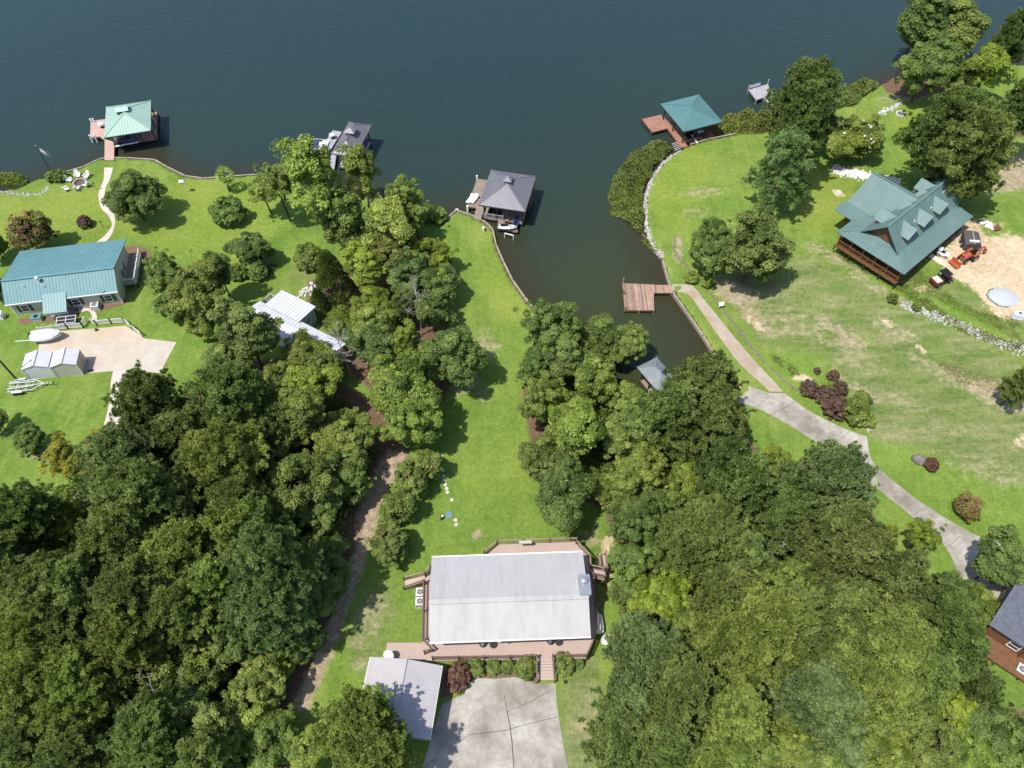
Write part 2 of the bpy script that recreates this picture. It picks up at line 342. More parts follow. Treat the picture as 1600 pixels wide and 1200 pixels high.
dry = area([(ell(1560,275,60,28), 1, 10), (ell(1600,270,60,30), 1, 10), ([(1130,470),(1200,520),(1290,560),(1400,590),(1330,520),(1260,480),(1180,440)], .55, 30), (ell(1310,520,60,18,.6), .7, 18), (ell(1400,520,60,18,.5), .55, 16),
 (ell(1490,590,90,16,.45), .7, 16), (ell(1420,630,50,20,.4), .45, 20), (ell(1330,600,60,10,.55), .7, 10), (ell(1560,620,60,20,.4), .8, 12), (ell(1480,700,80,50,.4), .35, 30), (ell(1560,740,60,30,.3), .4, 20),
 (ell(1100,300,40,16,-.2), .5, 14), (ell(1090,335,30,14), .5, 12), (ell(1135,365,40,20), .4, 14), (ell(1060,385,10,25), .7, 8), (ell(1150,460,50,22,.6), .85, 14), (ell(1180,500,40,14,.7), .75, 12),
 (ell(760,540,25,30), .55, 14), (ell(735,590,26,24), .6, 14), (ell(715,600,20,25), .6, 12), (ell(755,620,18,14), .6, 10), (ell(745,835,9,11), .8, 6), (ell(500,445,30,14), .6, 10), (ell(350,560,22,14), .35, 12),
 (ell(1265,390,20,10,.4), .6, 10), (ell(1310,405,60,10,.5), .7, 8), (ell(1370,450,60,8,.45), .7, 8), (ell(920,1120,22,70), .4, 20), (ell(925,840,25,18), .6, 12), (ell(935,960,10,50), .6, 8), (ell(580,960,25,45,.3), .55, 14), (ell(560,1020,20,30), .6, 14), (ell(60,330,60,12), .15, 10), (ell(1440,145,36,12,-.3), .6, 8),(ell(1395,150,30,12,-.3), .5, 8)])
litter = area([([(-60,760),(60,780),(120,760),(160,690),(230,640),(330,600),(400,560),(470,560),(540,600),(600,640),(640,690),(600,760),(565,840),(540,900),(520,980),(480,1060),(440,1140),(470,1240),(-80,1240)], .95, 14),
 ([(480,440),(560,400),(600,350),(650,345),(690,420),(700,500),(720,560),(690,640),(620,640),(540,580),(520,520),(480,500)], .9, 12),
 ([(830,540),(870,500),(980,520),(1010,620),(1090,660),(1150,660),(1200,720),(1260,720),(1330,740),(1380,830),(1430,900),(1520,900),(1600,990),(1540,1000),(1560,1100),(1640,1120),(1640,1250),(965,1250),(965,1110),(968,990),(968,880),(945,800),(860,760),(830,700),(815,620)], .95, 12),
 ([(1375,130),(1400,115),(1480,108),(1500,135),(1430,155),(1385,145)], .9, 6), (ell(1180,440,45,16,.2), .5, 10), (ell(1250,215,40,20), .6, 10), (ell(1200,345,30,12), .3, 8), (ell(1490,275,40,18), .5, 8), (ell(1590,205,26,10,.3), .7, 6), (ell(520,500,40,20,.4), .6, 10), (ell(545,500,45,20,.2), .7, 10), (ell(618,715,28,14,-.6), .9, 8), (ell(620,440,30,60), .8, 14)])
dirt = area([([(604,700),(641,702),(633,731),(606,775),(590,820),(573,880),(548,950),(522,1020),(500,1080),(476,1124),(450,1104),(478,1050),(498,1000),(528,930),(552,860),(556,800),(582,740)], .8, 12), (ell(1225,520,14,5,.3), .5, 5), (ell(1300,500,60,8,.5), .3, 10), (ell(1345,135,30,8,-.3), .6, 6), ([(1545,210),(1560,218),(1600,230),(1600,236),(1560,226)], .7, 4), ([(1528,345),(1600,375),(1600,382),(1525,352)], .6, 4)])
bright = area([([(0,300),(410,270),(440,330),(380,420),(240,400),(200,370),(0,380)], .75, 25), (ell(790,430,50,90,-.3), .75, 25), (ell(1060,290,60,80,.2), .75, 25), (ell(1290,310,60,60,.4), .8, 25), (ell(1070,520,60,16,.9), .9, 10), (ell(1420,190,30,30), .8, 15), (ell(770,760,80,80), .45, 40), (ell(1440,820,60,40,.5), .4, 20), (ell(1600,140,50,40), .5, 15), (ell(350,470,60,60), .45, 30)])
rough = area([([(1120,440),(1200,400),(1290,400),(1420,470),(1600,560),(1640,760),(1560,760),(1420,700),(1360,690),(1290,560),(1180,540)], .75, 25), ([(1380,440),(1480,470),(1600,540),(1600,470),(1520,440),(1430,430)], .6, 10), ([(870,1080),(930,1000),(950,1100),(930,1240),(890,1240)], .7, 15), (ell(580,980,40,80,.3), .6, 20), (ell(500,430,60,30), .5, 15)])
def sheet(name, X, Y, Z, keep=None):
    ny, nx = X.shape; v = np.stack([X, Y, Z], -1).reshape(-1, 3)
    i = np.arange(ny*nx).reshape(ny, nx); q = np.stack([i[:-1,:-1], i[:-1,1:], i[1:,1:], i[1:,:-1]], -1).reshape(-1, 4)
    if keep is not None:
        k = (keep[:-1,:-1] | keep[:-1,1:] | keep[1:,1:] | keep[1:,:-1]).reshape(-1); q = q[k]
    me = bpy.data.meshes.new(name); me.vertices.add(len(v)); me.vertices.foreach_set('co', v.reshape(-1).astype(np.float32))
    me.loops.add(q.size); me.loops.foreach_set('vertex_index', q.reshape(-1).astype(np.int32)); me.polygons.add(len(q))
    me.polygons.foreach_set('loop_start', np.arange(0, q.size, 4, dtype=np.int32)); me.polygons.foreach_set('use_smooth', np.ones(len(q), bool))
    me.update(calc_edges=True); return me
def attr(me, name, r, g, b):
    a = me.attributes.new(name, 'FLOAT_COLOR', 'POINT'); a.data.foreach_set('color', np.stack([r, g, b, np.ones_like(r)], -1).reshape(-1).astype(np.float32))
gm = sheet('ground', MX, MY, ZL); attr(gm, 'cover', sand, dry, litter); attr(gm, 'cover2', dirt, bright, rough)
m, t, N, L, p = nodes_of('ground_cover')
geo = N.new('ShaderNodeNewGeometry'); P_ = geo.outputs['Position']
c1 = N.new('ShaderNodeAttribute'); c1.attribute_name = 'cover'; c2 = N.new('ShaderNodeAttribute'); c2.attribute_name = 'cover2'
s1 = N.new('ShaderNodeSeparateColor'); L.new(c1.outputs['Color'], s1.inputs[0]); s2 = N.new('ShaderNodeSeparateColor'); L.new(c2.outputs['Color'], s2.inputs[0])
nf = noise(t, P_, 1.3, 6, .7); nm = noise(t, P_, .22, 5, .6); nb = noise(t, P_, .055, 4, .55); nff = noise(t, P_, 5.0, 4, .7)
mpp = N.new('ShaderNodeMapping'); mpp.inputs['Scale'].default_value = (.9, .12, 1); mpp.inputs['Rotation'].default_value = (0, 0, .5); L.new(P_, mpp.inputs[0]); nst = noise(t, mpp.outputs[0], 1.0, 4, .6)
def math_(op, a, b=None, cl=False):
    n = N.new('ShaderNodeMath'); n.operation = op; n.use_clamp = cl
    for s, v in zip(n.inputs, (a, b)):
        if v is None: continue
        if hasattr(v, 'is_output'): L.new(v, s)
        else: s.default_value = v
    return n.outputs[0]
def cover(m_, nz, amp, lo, hi):   # mask with an uneven, grainy border
    a = math_('ADD', m_, math_('MULTIPLY', math_('SUBTRACT', nz, .5), amp)); r = N.new('ShaderNodeMapRange'); r.interpolation_type = 'SMOOTHSTEP'
    r.inputs[1].default_value = lo; r.inputs[2].default_value = hi; L.new(a, r.inputs[0])
    return math_('MULTIPLY', r.outputs[0], math_('MINIMUM', math_('MULTIPLY', m_, 6.0), 1.0))
mix_n = math_('ADD', math_('ADD', math_('MULTIPLY', nm.outputs[0], .4), math_('MULTIPLY', nf.outputs[0], .35)), math_('MULTIPLY', nst.outputs[0], .25))
lawn = ramp(t, (.066,.130,.017), (.205,.290,.054), .3, .7); L.new(mix_n, lawn.inputs[0])
lawn2 = ramp(t, (.108,.175,.022), (.250,.305,.056), .3, .72); L.new(math_('ADD', math_('MULTIPLY', nb.outputs[0], .5), math_('MULTIPLY', nf.outputs[0], .5)), lawn2.inputs[0])
col = mix(t, lawn.outputs[0], lawn2.outputs[0], cover(s2.outputs[1], nb.outputs[0], 1.0, .1, .9))
yb = ramp(t, (0,0,0), (1,1,1), .48, .75); L.new(nb.outputs[0], yb.inputs[0])
col = mix(t, col, (.25,.25,.075), math_('MULTIPLY', yb.outputs[0], math_('MULTIPLY', nst.outputs[0], .8)))
mp2 = N.new('ShaderNodeMapping'); mp2.inputs['Scale'].default_value = (.10, .55, 1); mp2.inputs['Rotation'].default_value = (0, 0, R_(38)); L.new(P_, mp2.inputs[0]); nsl = noise(t, mp2.outputs[0], 1.0, 5, .65)
rg = ramp(t, (.075,.13,.026), (.26,.255,.12), .36, .66); L.new(math_('ADD', math_('MULTIPLY', nsl.outputs[0], .62), math_('MULTIPLY', nf.outputs[0], .38)), rg.inputs[0])
col = mix(t, col, rg.outputs[0], cover(s2.outputs[2], nm.outputs[0], 1.2, .2, .9))
dg = ramp(t, (.22,.175,.10), (.40,.345,.235), .3, .7); L.new(nf.outputs[0], dg.inputs[0])
col = mix(t, col, dg.outputs[0], cover(s1.outputs[1], math_('ADD', math_('MULTIPLY', nf.outputs[0], .55), math_('MULTIPLY', nsl.outputs[0], .45)), 2.0, .3, .95))
lt = ramp(t, (.06,.042,.03), (.23,.145,.09), .3, .72); L.new(nff.outputs[0], lt.inputs[0])
col = mix(t, col, lt.outputs[0], cover(s1.outputs[2], nf.outputs[0], .9, .3, .75))
dt = ramp(t, (.21,.155,.10), (.44,.345,.245), .3, .7); L.new(nf.outputs[0], dt.inputs[0])
col = mix(t, col, dt.outputs[0], cover(s2.outputs[0], nf.outputs[0], 1.1, .3, .8))
sd_ = ramp(t, (.36,.265,.155), (.58,.475,.33), .3, .65); L.new(math_('ADD', math_('MULTIPLY', nf.outputs[0], .5), math_('MULTIPLY', nm.outputs[0], .5)), sd_.inputs[0])
col = mix(t, col, sd_.outputs[0], cover(s1.outputs[0], math_('ADD', math_('MULTIPLY', nf.outputs[0], .6), math_('MULTIPLY', nm.outputs[0], .4)), 2.4, .35, .85))
sz = N.new('ShaderNodeSeparateXYZ'); L.new(P_, sz.inputs[0])
mud = N.new('ShaderNodeMapRange'); mud.inputs[1].default_value = .45; mud.inputs[2].default_value = .2; L.new(sz.outputs[2], mud.inputs[0])
col = mix(t, col, (.11,.075,.04), mud.outputs[0])
ng = noise(t, P_, 3.2, 6, .75); gr = ramp(t, (.72,.72,.72), (1.28,1.27,1.25), .3, .7); L.new(ng.outputs[0], gr.inputs[0]); col = mix(t, col, gr.outputs[0], 1.0, 'MULTIPLY')
L.new(col, p.inputs['Base Color']); p.inputs['Roughness'].default_value = .95; p.inputs['Specular IOR Level'].default_value = .15
bp = N.new('ShaderNodeBump'); bp.inputs['Strength'].default_value = .55; bp.inputs['Distance'].default_value = .12; L.new(nff.outputs[0], bp.inputs['Height']); L.new(bp.outputs[0], p.inputs['Normal'])
struct(link('ground', gm, m))

# ------------------------------------------------------------------ lake
ix = np.unique(np.r_[0:len(GX):3, len(GX)-1]); iy = np.unique(np.r_[0:len(GY):3, len(GY)-1])
wx, wy, wsd = MX[np.ix_(iy, ix)], MY[np.ix_(iy, ix)], SD[np.ix_(iy, ix)]
wm = sheet('lake', wx, wy, np.zeros_like(wx), wsd < 4)
cove = np.exp(-(((wx-15)/24)**2+((wy-60)/30)**2))
attr(wm, 'shallow', smooth(6.5, 0, -wsd), smooth(40, 4, -wsd), np.clip(cove*1.3, 0, 1))
m, t, N, L, p = nodes_of('lake_water')
geo = N.new('ShaderNodeNewGeometry'); P_ = geo.outputs['Position']
a = N.new('ShaderNodeAttribute'); a.attribute_name = 'shallow'; s = N.new('ShaderNodeSeparateColor'); L.new(a.outputs['Color'], s.inputs[0])
nz = noise(t, P_, .12, 4); nb = noise(t, P_, .02, 3)
c = mix(t, (.0165,.036,.037), (.020,.038,.033), s.outputs[1])
c = mix(t, c, (.033,.042,.019), s.outputs[2])
sh = math_('MULTIPLY', s.outputs[0], math_('ADD', nz.outputs[0], .35), True)
c = mix(t, c, (.034,.030,.014), sh)
L.new(c, p.inputs['Base Color']); p.inputs['Roughness'].default_value = .12; p.inputs['IOR'].default_value = 1.333
def wavebump(rot, sc, dist, st, prev=None, w=None):
    mp = N.new('ShaderNodeMapping'); mp.inputs['Rotation'].default_value = (0, 0, rot); mp.inputs['Scale'].default_value = sc; L.new(P_, mp.inputs[0])
    n = noise(t, mp.outputs[0], 1.0, 3, .55); b = N.new('ShaderNodeBump'); b.inputs['Strength'].default_value = st; b.inputs['Distance'].default_value = dist
    L.new(n.outputs[0], b.inputs['Height'])
    if prev: L.new(prev, b.inputs['Normal'])
    return b.outputs[0]
b1 = wavebump(R_(35), (.45, 1.5, 1), .14, .5); b2 = wavebump(R_(50), (1.2, 3.4, 1), .05, .6, b1); L.new(b2, p.inputs['Normal'])
struct(link('lake', wm, m))

# ------------------------------------------------------------------ sheets on the ground
def drape(name, px, mat, up=.035, th=.14, kind='structure', step=1.5, parent=None):
    w = [at(u, v)[:2] for u, v in px]; bm = bmesh.new()
    f = bm.faces.new([bm.verts.new((x, y, 0)) for x, y in w]); bmesh.ops.triangulate(bm, faces=[f])
    xs = [q[0] for q in w]; ys = [q[1] for q in w]
    for lo, hi, nn in ((min(xs), max(xs), (1,0,0)), (min(ys), max(ys), (0,1,0))):
        k = math.floor(lo/step)*step+step
        while k < hi:
            bmesh.ops.bisect_plane(bm, geom=bm.verts[:]+bm.edges[:]+bm.faces[:], plane_co=(nn[0]*k, nn[1]*k, 0), plane_no=nn); k += step
    for v in bm.verts: v.co.z = float(H(v.co.x, v.co.y))+up
    r = bmesh.ops.extrude_face_region(bm, geom=bm.faces[:])
    for v in [e for e in r['geom'] if isinstance(e, bmesh.types.BMVert)]: v.co.z -= th
    bmesh.ops.recalc_face_normals(bm, faces=bm.faces)
    me = bpy.data.meshes.new(name); bm.to_mesh(me); bm.free()
    return struct(link(name, me, mat, parent), kind)
def smooth_px(pts, n=4):
    out = []; k = len(pts)
    for i in range(k-1):
        p0, p1, p2, p3 = [np.array(pts[min(max(j, 0), k-1)], float) for j in (i-1, i, i+1, i+2)]
        for q in range(n):
            s = q/n; out.append(tuple(.5*((2*p1)+(-p0+p2)*s+(2*p0-5*p1+4*p2-p3)*s*s+(-p0+3*p1-3*p2+p3)*s**3)))
    return out+[tuple(pts[-1])]
drape('boat_ramp_driveway', [(1150,602),(1178,606),(1200,614),(1226,615)]+smooth_px([(1240,625),(1262,641),(1292,657),(1325,672),(1354,682)])+smooth_px([(1357,700),(1361,716),(1375,734),(1425,775),(1462,800),(1500,823),(1532,839),(1600,857),(1700,880)])+[(1700,960),(1560,935)]+smooth_px([(1497,900),(1490,878),(1477,855),(1460,836),(1430,811),(1350,747),(1289,700),(1250,675),(1215,654),(1180,637),(1145,626)]), MAT['concrete'])
drape('lakeside_path', [(1046,446),(1080,445)]+smooth_px([(1083,447),(1110,480),(1150,530),(1185,570),(1224,612)])+smooth_px([(1203,612),(1190,600),(1160,573),(1140,549),(1115,514),(1090,478),(1078,463),(1066,457),(1046,457)]), MAT['brown_path'], .031)
drape('front_driveway', [(741,1059),(773,1061),(804,1058),(822,1062),(838,1069),(868,1067),(870,1101),(879,1157),(888,1200),(905,1262),(640,1262),(660,1200),(672,1160),(690,1100),(722,1085)], MAT['concrete'])
drape('parking_pad', [(64,520),(130,515),(196,509),(226,529),(276,535),(250,583),(223,581),(176,580),(130,584),(45,594),(36,577),(60,547)], MAT['pad_concrete'])
drape('side_driveway', smooth_px([(177,579),(173,600),(172,625),(160,670),(140,715),(118,770),(90,840),(60,885)])+smooth_px([(72,898),(102,875),(122,830),(148,765),(165,722),(182,680),(197,645),(205,612),(224,580)]), MAT['path_concrete'], .031)
drape('garden_path', smooth_px([(150,379),(165,367),(175,352),(170,338),(158,325),(154,305),(157,294),(162,280),(163,262)])+smooth_px([(177,262),(172,280),(165,294),(164,306),(168,320),(178,335),(180,350),(174,368),(162,381)]), MAT['path_concrete'])
drape('front_walk', smooth_px([(124,489),(137,486),(143,492),(144,506)],5)+smooth_px([(152,505),(151,492),(145,484),(133,481),(122,482)],5), MAT['path_concrete'])
drape('mulch_bed', [(26,500),(50,494),(62,496),(52,505),(32,508)], MAT['mulch'], .03); drape('mulch_bed', [(55,495),(80,494),(120,482),(124,496),(100,501),(75,505),(52,503)], MAT['mulch'], .03)
drape('mulch_bed', smooth_px([(118,481),(160,473),(198,468),(200,472),(190,477),(165,483),(150,488),(122,486)],3), MAT['mulch'], .03); drape('mulch_bed', smooth_px([(196,386),(215,384),(233,392),(235,400),(222,408),(206,420)],4), MAT['mulch'], .03)
drape('front_bed', [(690,1046),(745,1034),(800,1032),(838,1030),(838,1068),(805,1058),(773,1060),(741,1059),(715,1083),(690,1092)], MAT['mulch'], .03)
# joints and cracks in the drives: thin dark strips lying on the slab
def strip(name, px, w, mat, up=.045):
    q = [Vector(at(u, v, up)) for u, v in px]; m = MB()
    for a, b in zip(q[:-1], q[1:]):
        d = (b-a).normalized(); e = Vector((-d.y, d.x, 0))*w/2; m.add([a-e, a+e, b+e, b-e], [(0,1,2,3)])
    return struct(m.build(name, mat))
for pts, w in (([(792,1110),(797,1135),(800,1160),(803,1200),(806,1240)], .09), ([(733,1148),(790,1141),(830,1130),(872,1120)], .05), ([(788,1086),(792,1110)], .05), ([(792,1112),(830,1096),(866,1075)], .04), ([(660,1200),(733,1148)], .035)): strip('driveway_crack', pts, w, MAT['crack'])
for pts, w in (([(1190,629),(1203,618)], .06), ([(1204,648),(1243,628)], .05), ([(1352,746),(1374,735)], .05), ([(1424,806),(1452,790)], .04), ([(1478,857),(1500,838)], .05), ([(1250,677),(1268,660),(1262,645)], .05), ([(1293,702),(1330,672)], .04), ([(1400,788),(1424,773)], .04)): strip('driveway_joint', pts, w, MAT['tile_crack'])
for pts, w in (([(110,553),(150,546),(230,545)], .06), ([(112,517),(112,540)], .05), ([(175,580),(180,545),(190,512)], .05)): strip('pad_joint', pts, w, MAT['white_rock'])
# sea walls, one thing for each run
def wall_run(pts, label):
    T = thing('sea_wall', label, 'sea wall', (*pts[0], 0)); m = MB(); c = MB(); o = Vector((*pts[0], 0))
    for a, b in zip(pts[:-1], pts[1:]):
        a = Vector((*a, 0))-o; b = Vector((*b, 0))-o; d = (b-a).normalized()*.06
        m.bar(a-d+Vector((0,0,-.5)), b+d+Vector((0,0,-.5)), .14, 2.1); c.bar(a-d+Vector((0,0,.60)), b+d+Vector((0,0,.60)), .2, .07)
    m.build('wall_face', MAT['seawall'], T); c.build('wall_cap', MAT['pale_bark'] if False else MAT['seawall'], T)
runs = []; cur = []
for i, (u, v, k) in enumerate(SHORE):
    if k == 'w': cur.append(SH[i])
    elif cur: cur.append(SH[i]); runs.append(cur); cur = []
for r, lb in zip(runs, ('long low sea wall edging the lawn by the mint roofed boathouse', 'sea wall round the pointed lawn beside the grey roofed boathouse', 'low sea wall between the brown path and the cove', 'short pale sea wall beside the teal roofed boathouse')): wall_run(r, lb)
# rock edging: heaps nobody could count
def rocks(name, px, n, spread, size, mat, label, cat, seed=1, zoff=0.0):
    r = random.Random(seed); q = [at(u, v) for u, v in px]; L_ = [np.linalg.norm(b-a) for a, b in zip(q[:-1], q[1:])]; m = MB()
    for i in range(n):
        s = r.random()*sum(L_); k = 0
        while s > L_[k] and k < len(L_)-1: s -= L_[k]; k += 1
        c = q[k]+(q[k+1]-q[k])*(s/L_[k]); d = (q[k+1]-q[k])/L_[k]; w = r.gauss(0, .5)*spread
        c = np.array([c[0]-d[1]*w, c[1]+d[0]*w]); z = max(float(H(*c)), .1)+zoff; sz = size*r.uniform(.55, 1.4)
        ring = [(math.cos(a), math.sin(a)) for a in [k*math.pi/3+r.uniform(-.3,.3) for k in range(6)]]
        lo = [(c[0]+x*sz*r.uniform(.8,1.1), c[1]+y*sz*r.uniform(.7,1.1), z-.15) for x, y in ring]; hi = [(c[0]+x*sz*r.uniform(.45,.7), c[1]+y*sz*r.uniform(.45,.7), z+sz*r.uniform(.4,.8)) for x, y in ring]
        m.loft([lo, hi])
    o = m.build(name, mat); o['label'] = label; o['category'] = cat; return struct(o, 'stuff')
rocks('riprap', [(1062,236),(1036,256),(1016,286),(1009,312),(1009,345),(1016,375),(1024,388),(1036,400)], 700, .30, .15, MAT['white_rock'], 'white riprap stones along the curved grassy point', 'rocks', 3, .02)
rocks('drainage_rock', [(1408,474),(1440,486),(1480,500),(1530,522),(1570,540),(1640,556)], 800, .8, .16, MAT['white_rock'], 'pale drainage rock strip below the sandy building plot', 'rocks', 4)
rocks('drainage_rock', [(1300,264),(1330,270),(1370,279),(1405,288)], 1100, 1.15, .2, MAT['bright_rock'], 'white rock strip above the green roofed log house', 'rocks', 5)
rocks('shore_rock', [(-20,302),(10,301),(30,304),(52,305),(68,303),(76,292)], 220, .4, .14, MAT['white_rock'], 'pale stones edging the sandy beach', 'rocks', 6)
rocks('rubble', [(470,455),(482,458),(498,450)], 60, 1.4, .26, MAT['rock'], 'scattered rubble behind the white roofed cabin', 'rocks', 7)
rocks('rubble', [(1374,178),(1395,168),(1408,160)], 70, .6, .22, MAT['rock'], 'grey stones on the bank below the lakeshore oaks', 'rocks', 8)
rocks('rubble', [(1350,655),(1362,658),(1358,676)], 26, .5, .2, MAT['white_rock'], 'white stones beside the driveway shrubs', 'rocks', 9)
rocks('edging_stone', [(1056,368),(1052,388),(1060,405),(1075,418),(1098,445),(1125,476),(1150,511),(1176,545),(1210,580),(1246,612)], 330, .12, .17, MAT['timber'], 'low line of edging stones uphill of the brown path', 'edging', 10)
# ------------------------------------------------------------------ vegetation
def unit(a): return a/np.maximum(np.linalg.norm(a, axis=-1, keepdims=True), 1e-9)
def rdir(n): return unit(rng.normal(size=(n, 3)))
def cards(name, P, A, Nn, Ls, Ws, tone, mat, bend=0.0):   # pointed leaf faces: centre, long axis, normal
    n = len(P); A = unit(A); B = unit(np.cross(A, Nn)); Ls = np.broadcast_to(Ls, (n,))[:,None]; Ws = np.broadcast_to(Ws, (n,))[:,None]
    v = np.stack([P-A*Ls/2, P+B*Ws/2, P+A*Ls/2, P-B*Ws/2], 1).reshape(-1, 3)
    me = bpy.data.meshes.new(name); me.vertices.add(4*n); me.vertices.foreach_set('co', v.reshape(-1).astype(np.float32))
    me.loops.add(4*n); me.loops.foreach_set('vertex_index', np.arange(4*n, dtype=np.int32)); me.polygons.add(n)
    me.polygons.foreach_set('loop_start', np.arange(0, 4*n, 4, dtype=np.int32)); me.update(calc_edges=True)
    a = me.attributes.new('tone', 'FLOAT', 'POINT'); a.data.foreach_set('value', np.repeat(np.clip(tone, 0, 1), 4).astype(np.float32))
    me.materials.append(mat); return me
def limb_mesh(name, segs, mat):
    m = MB()
    for a, b, r1, r2 in segs: m.tube(a, b, r1, r2, 5, False)
    me = bpy.data.meshes.new(name); me.from_pydata(m.v, [], m.f); me.update(); me.materials.append(mat); return me
def bent(a, b, r, n=3, sag=.12):
    a = np.array(a, float); b = np.array(b, float); pts = [a]
    for i in range(1, n): s = i/n; pts.append(a+(b-a)*s+rng.normal(size=3)*sag*np.linalg.norm(b-a)*.4+np.array([0,0,-.25*sag*np.linalg.norm(b-a)*math.sin(s*math.pi)]))
    pts.append(b); return [(pts[i], pts[i+1], r*(1-i/n*.75), r*(1-(i+1)/n*.75)) for i in range(n)]
# prototypes: crown half-width 4 m unless said otherwise
def lobes(D, k, amp):
    c = rdir(k); w = rng.uniform(.4, 1, k); return 1-amp+amp*np.clip((np.exp(6*(D@c.T-1))*w).max(1)*1.2, 0, 1.15)
def broad(nm, Rr=4.0, Hh=4.6, zc=5.4, ncl=170, npl=215, leaf=.23, rc=.80, lob=12, amp=.42, low=-.85, mat='leaf', fill=.3, bark='bark'):
    D = rdir(ncl*2); D = D[D[:,2] > low][:ncl]; n = len(D); rr = lobes(D, lob, amp)*rng.uniform(.74, 1.06, n)
    out = rng.random(n) < .12; rr[out] *= rng.uniform(1.05, 1.25, out.sum()); ins = (rng.random(n) < fill) & ~out; rr[ins] *= rng.uniform(.45, .8, ins.sum())
    C = D*np.array([Rr, Rr, Hh])*rr[:,None]+[0,0,zc]; cr = rc*rng.uniform(.5, 1.4, n)*np.where(out, .6, 1)
    k = np.repeat(np.arange(n), rng.poisson(npl*(cr/rc)**1.6)); d = unit(rdir(len(k))+.55*D[k]+[0,0,.35])
    P = C[k]+d*(cr[k]*rng.uniform(.45, 1.08, len(k)))[:,None]*[1,1,.72]
    Nn = unit(d*.75+rdir(len(k))*.5+[-.15,-.1,.8]); A = np.cross(Nn, rdir(len(k)))
    tn = np.clip(rng.normal(.45, .24, n)[k]+rng.normal(0, .22, len(k))+.2*(rr[k]-.75), 0, 1); s = leaf*rng.uniform(.6, 1.3, len(k))
    cm = cards(nm+'_crown', P, A, Nn, s*1.25, s*.85, tn, MAT[mat])
    top = np.array([rng.normal()*.2, rng.normal()*.2, zc+Hh*.25]); segs = bent((0,0,-.3), top, .055*Rr, 4, .05)
    for i in rng.choice(n, min(26, n), False): h = rng.uniform(.45, .95); segs += bent(top*[1,1,h], C[i], .02*Rr*(1.2-h*.6), 3, .12)
    return limb_mesh(nm+'_trunk', segs, MAT[bark]), cm
def pine(nm, Rr=3.4, Ht=12.5, base=.26, nbr=84, dens=1.0, L=.42, W=.105, prof=.62, bark='bark'):
    segs = bent((0,0,-.3), (0,0,Ht*.97), .26, 6, .012); T = []; O = []; CT = []
    for i in range(nbr):
        t = base+(1-base)*((i+rng.random())/nbr)**.85; q = (t-base)/(1-base); l = Rr*(min(1, .55+q*2.2)*(1-q)**prof*1.15+.10)*rng.uniform(.65, 1.12); a = i*2.4+rng.normal()*.5
        d = np.array([math.cos(a), math.sin(a), .18+.5*q+rng.normal()*.1]); b0 = np.array([0,0,t*Ht]); b1 = b0+d*l
        segs += bent(b0, b1, .055, 2, .1); ct = rng.normal(.45, .24)
        nc = max(2, int(l*1.9*dens))
        for j in range(nc):
            s = rng.uniform(.4, 1.05); side = np.array([-d[1], d[0], 0])*rng.normal()*.34*l*s; c = b0+d*l*s+side+[0,0,rng.uniform(0,.35)]
            for _ in range(int(rng.integers(4, 8))): T.append(c+rng.normal(size=3)*[.30,.30,.18]); O.append(d+[0,0,.9]); CT.append(ct+rng.normal()*.12)
    T = np.array(T); O = unit(np.array(O)); CT = np.array(CT); nb = 26; k = np.repeat(np.arange(len(T)), nb)
    A = unit(rdir(len(k))*1.0+O[k]*.6); ll = L*rng.uniform(.7, 1.2, len(k)); P = T[k]+A*(ll*.5)[:,None]
    cm = cards(nm+'_crown', P, A, unit(rdir(len(k))*.7+[0,0,.8]), ll, W*rng.uniform(.8, 1.3, len(k)), CT[k]+rng.normal(0, .16, len(k)), MAT['needle'])
    return limb_mesh(nm+'_trunk', segs, MAT[bark]), cm
def cone(nm, Rr=2.2, Ht=7.0, n=300, npl=60):
    z = rng.random(n)**.8; a = rng.random(n)*6.283; r = Rr*(1-z)**.8*rng.uniform(.75, 1.05, n)+.1; C = np.stack([r*np.cos(a), r*np.sin(a), .3+z*Ht], 1); D = unit(np.stack([np.cos(a), np.sin(a), .8+0*a], 1))
    k = np.repeat(np.arange(n), npl); d = unit(rdir(len(k))+.7*D[k]); P = C[k]+d*(.42*rng.uniform(.4, 1.05, len(k)))[:,None]; A = unit(d+[0,0,.5])
    cm = cards(nm+'_crown', P, A, rdir(len(k)), .26*rng.uniform(.6, 1.3, len(k)), .1, np.clip(rng.normal(.45, .2, n)[k]+rng.normal(0, .12, len(k)), 0, 1), MAT['needle'])
    return limb_mesh(nm+'_trunk', bent((0,0,-.2), (0,0,Ht*.9), .16, 3, .01), MAT['bark']), cm
def dead(nm, Ht=8.0, n=16, bark='dead_wood'):
    top = np.array([.3, .2, Ht]); segs = bent((0,0,-.3), top, .12, 5, .03)
    for i in range(n):
        t = rng.uniform(.35, .97); a = rng.random()*6.283; l = Ht*.34*(1.15-t)*rng.uniform(.7, 1.5)+.5; b = top*t; e = b+np.array([math.cos(a)*l, math.sin(a)*l, l*rng.uniform(.5, 1.1)]); segs += bent(b, e, .042, 3, .14)
        for j in range(4): s = rng.uniform(.4, 1); q = b+(e-b)*s; segs += bent(q, q+rng.normal(size=3)*l*.28+[0,0,l*.2], .02, 2, .1)
    return limb_mesh(nm+'_trunk', segs, MAT[bark])
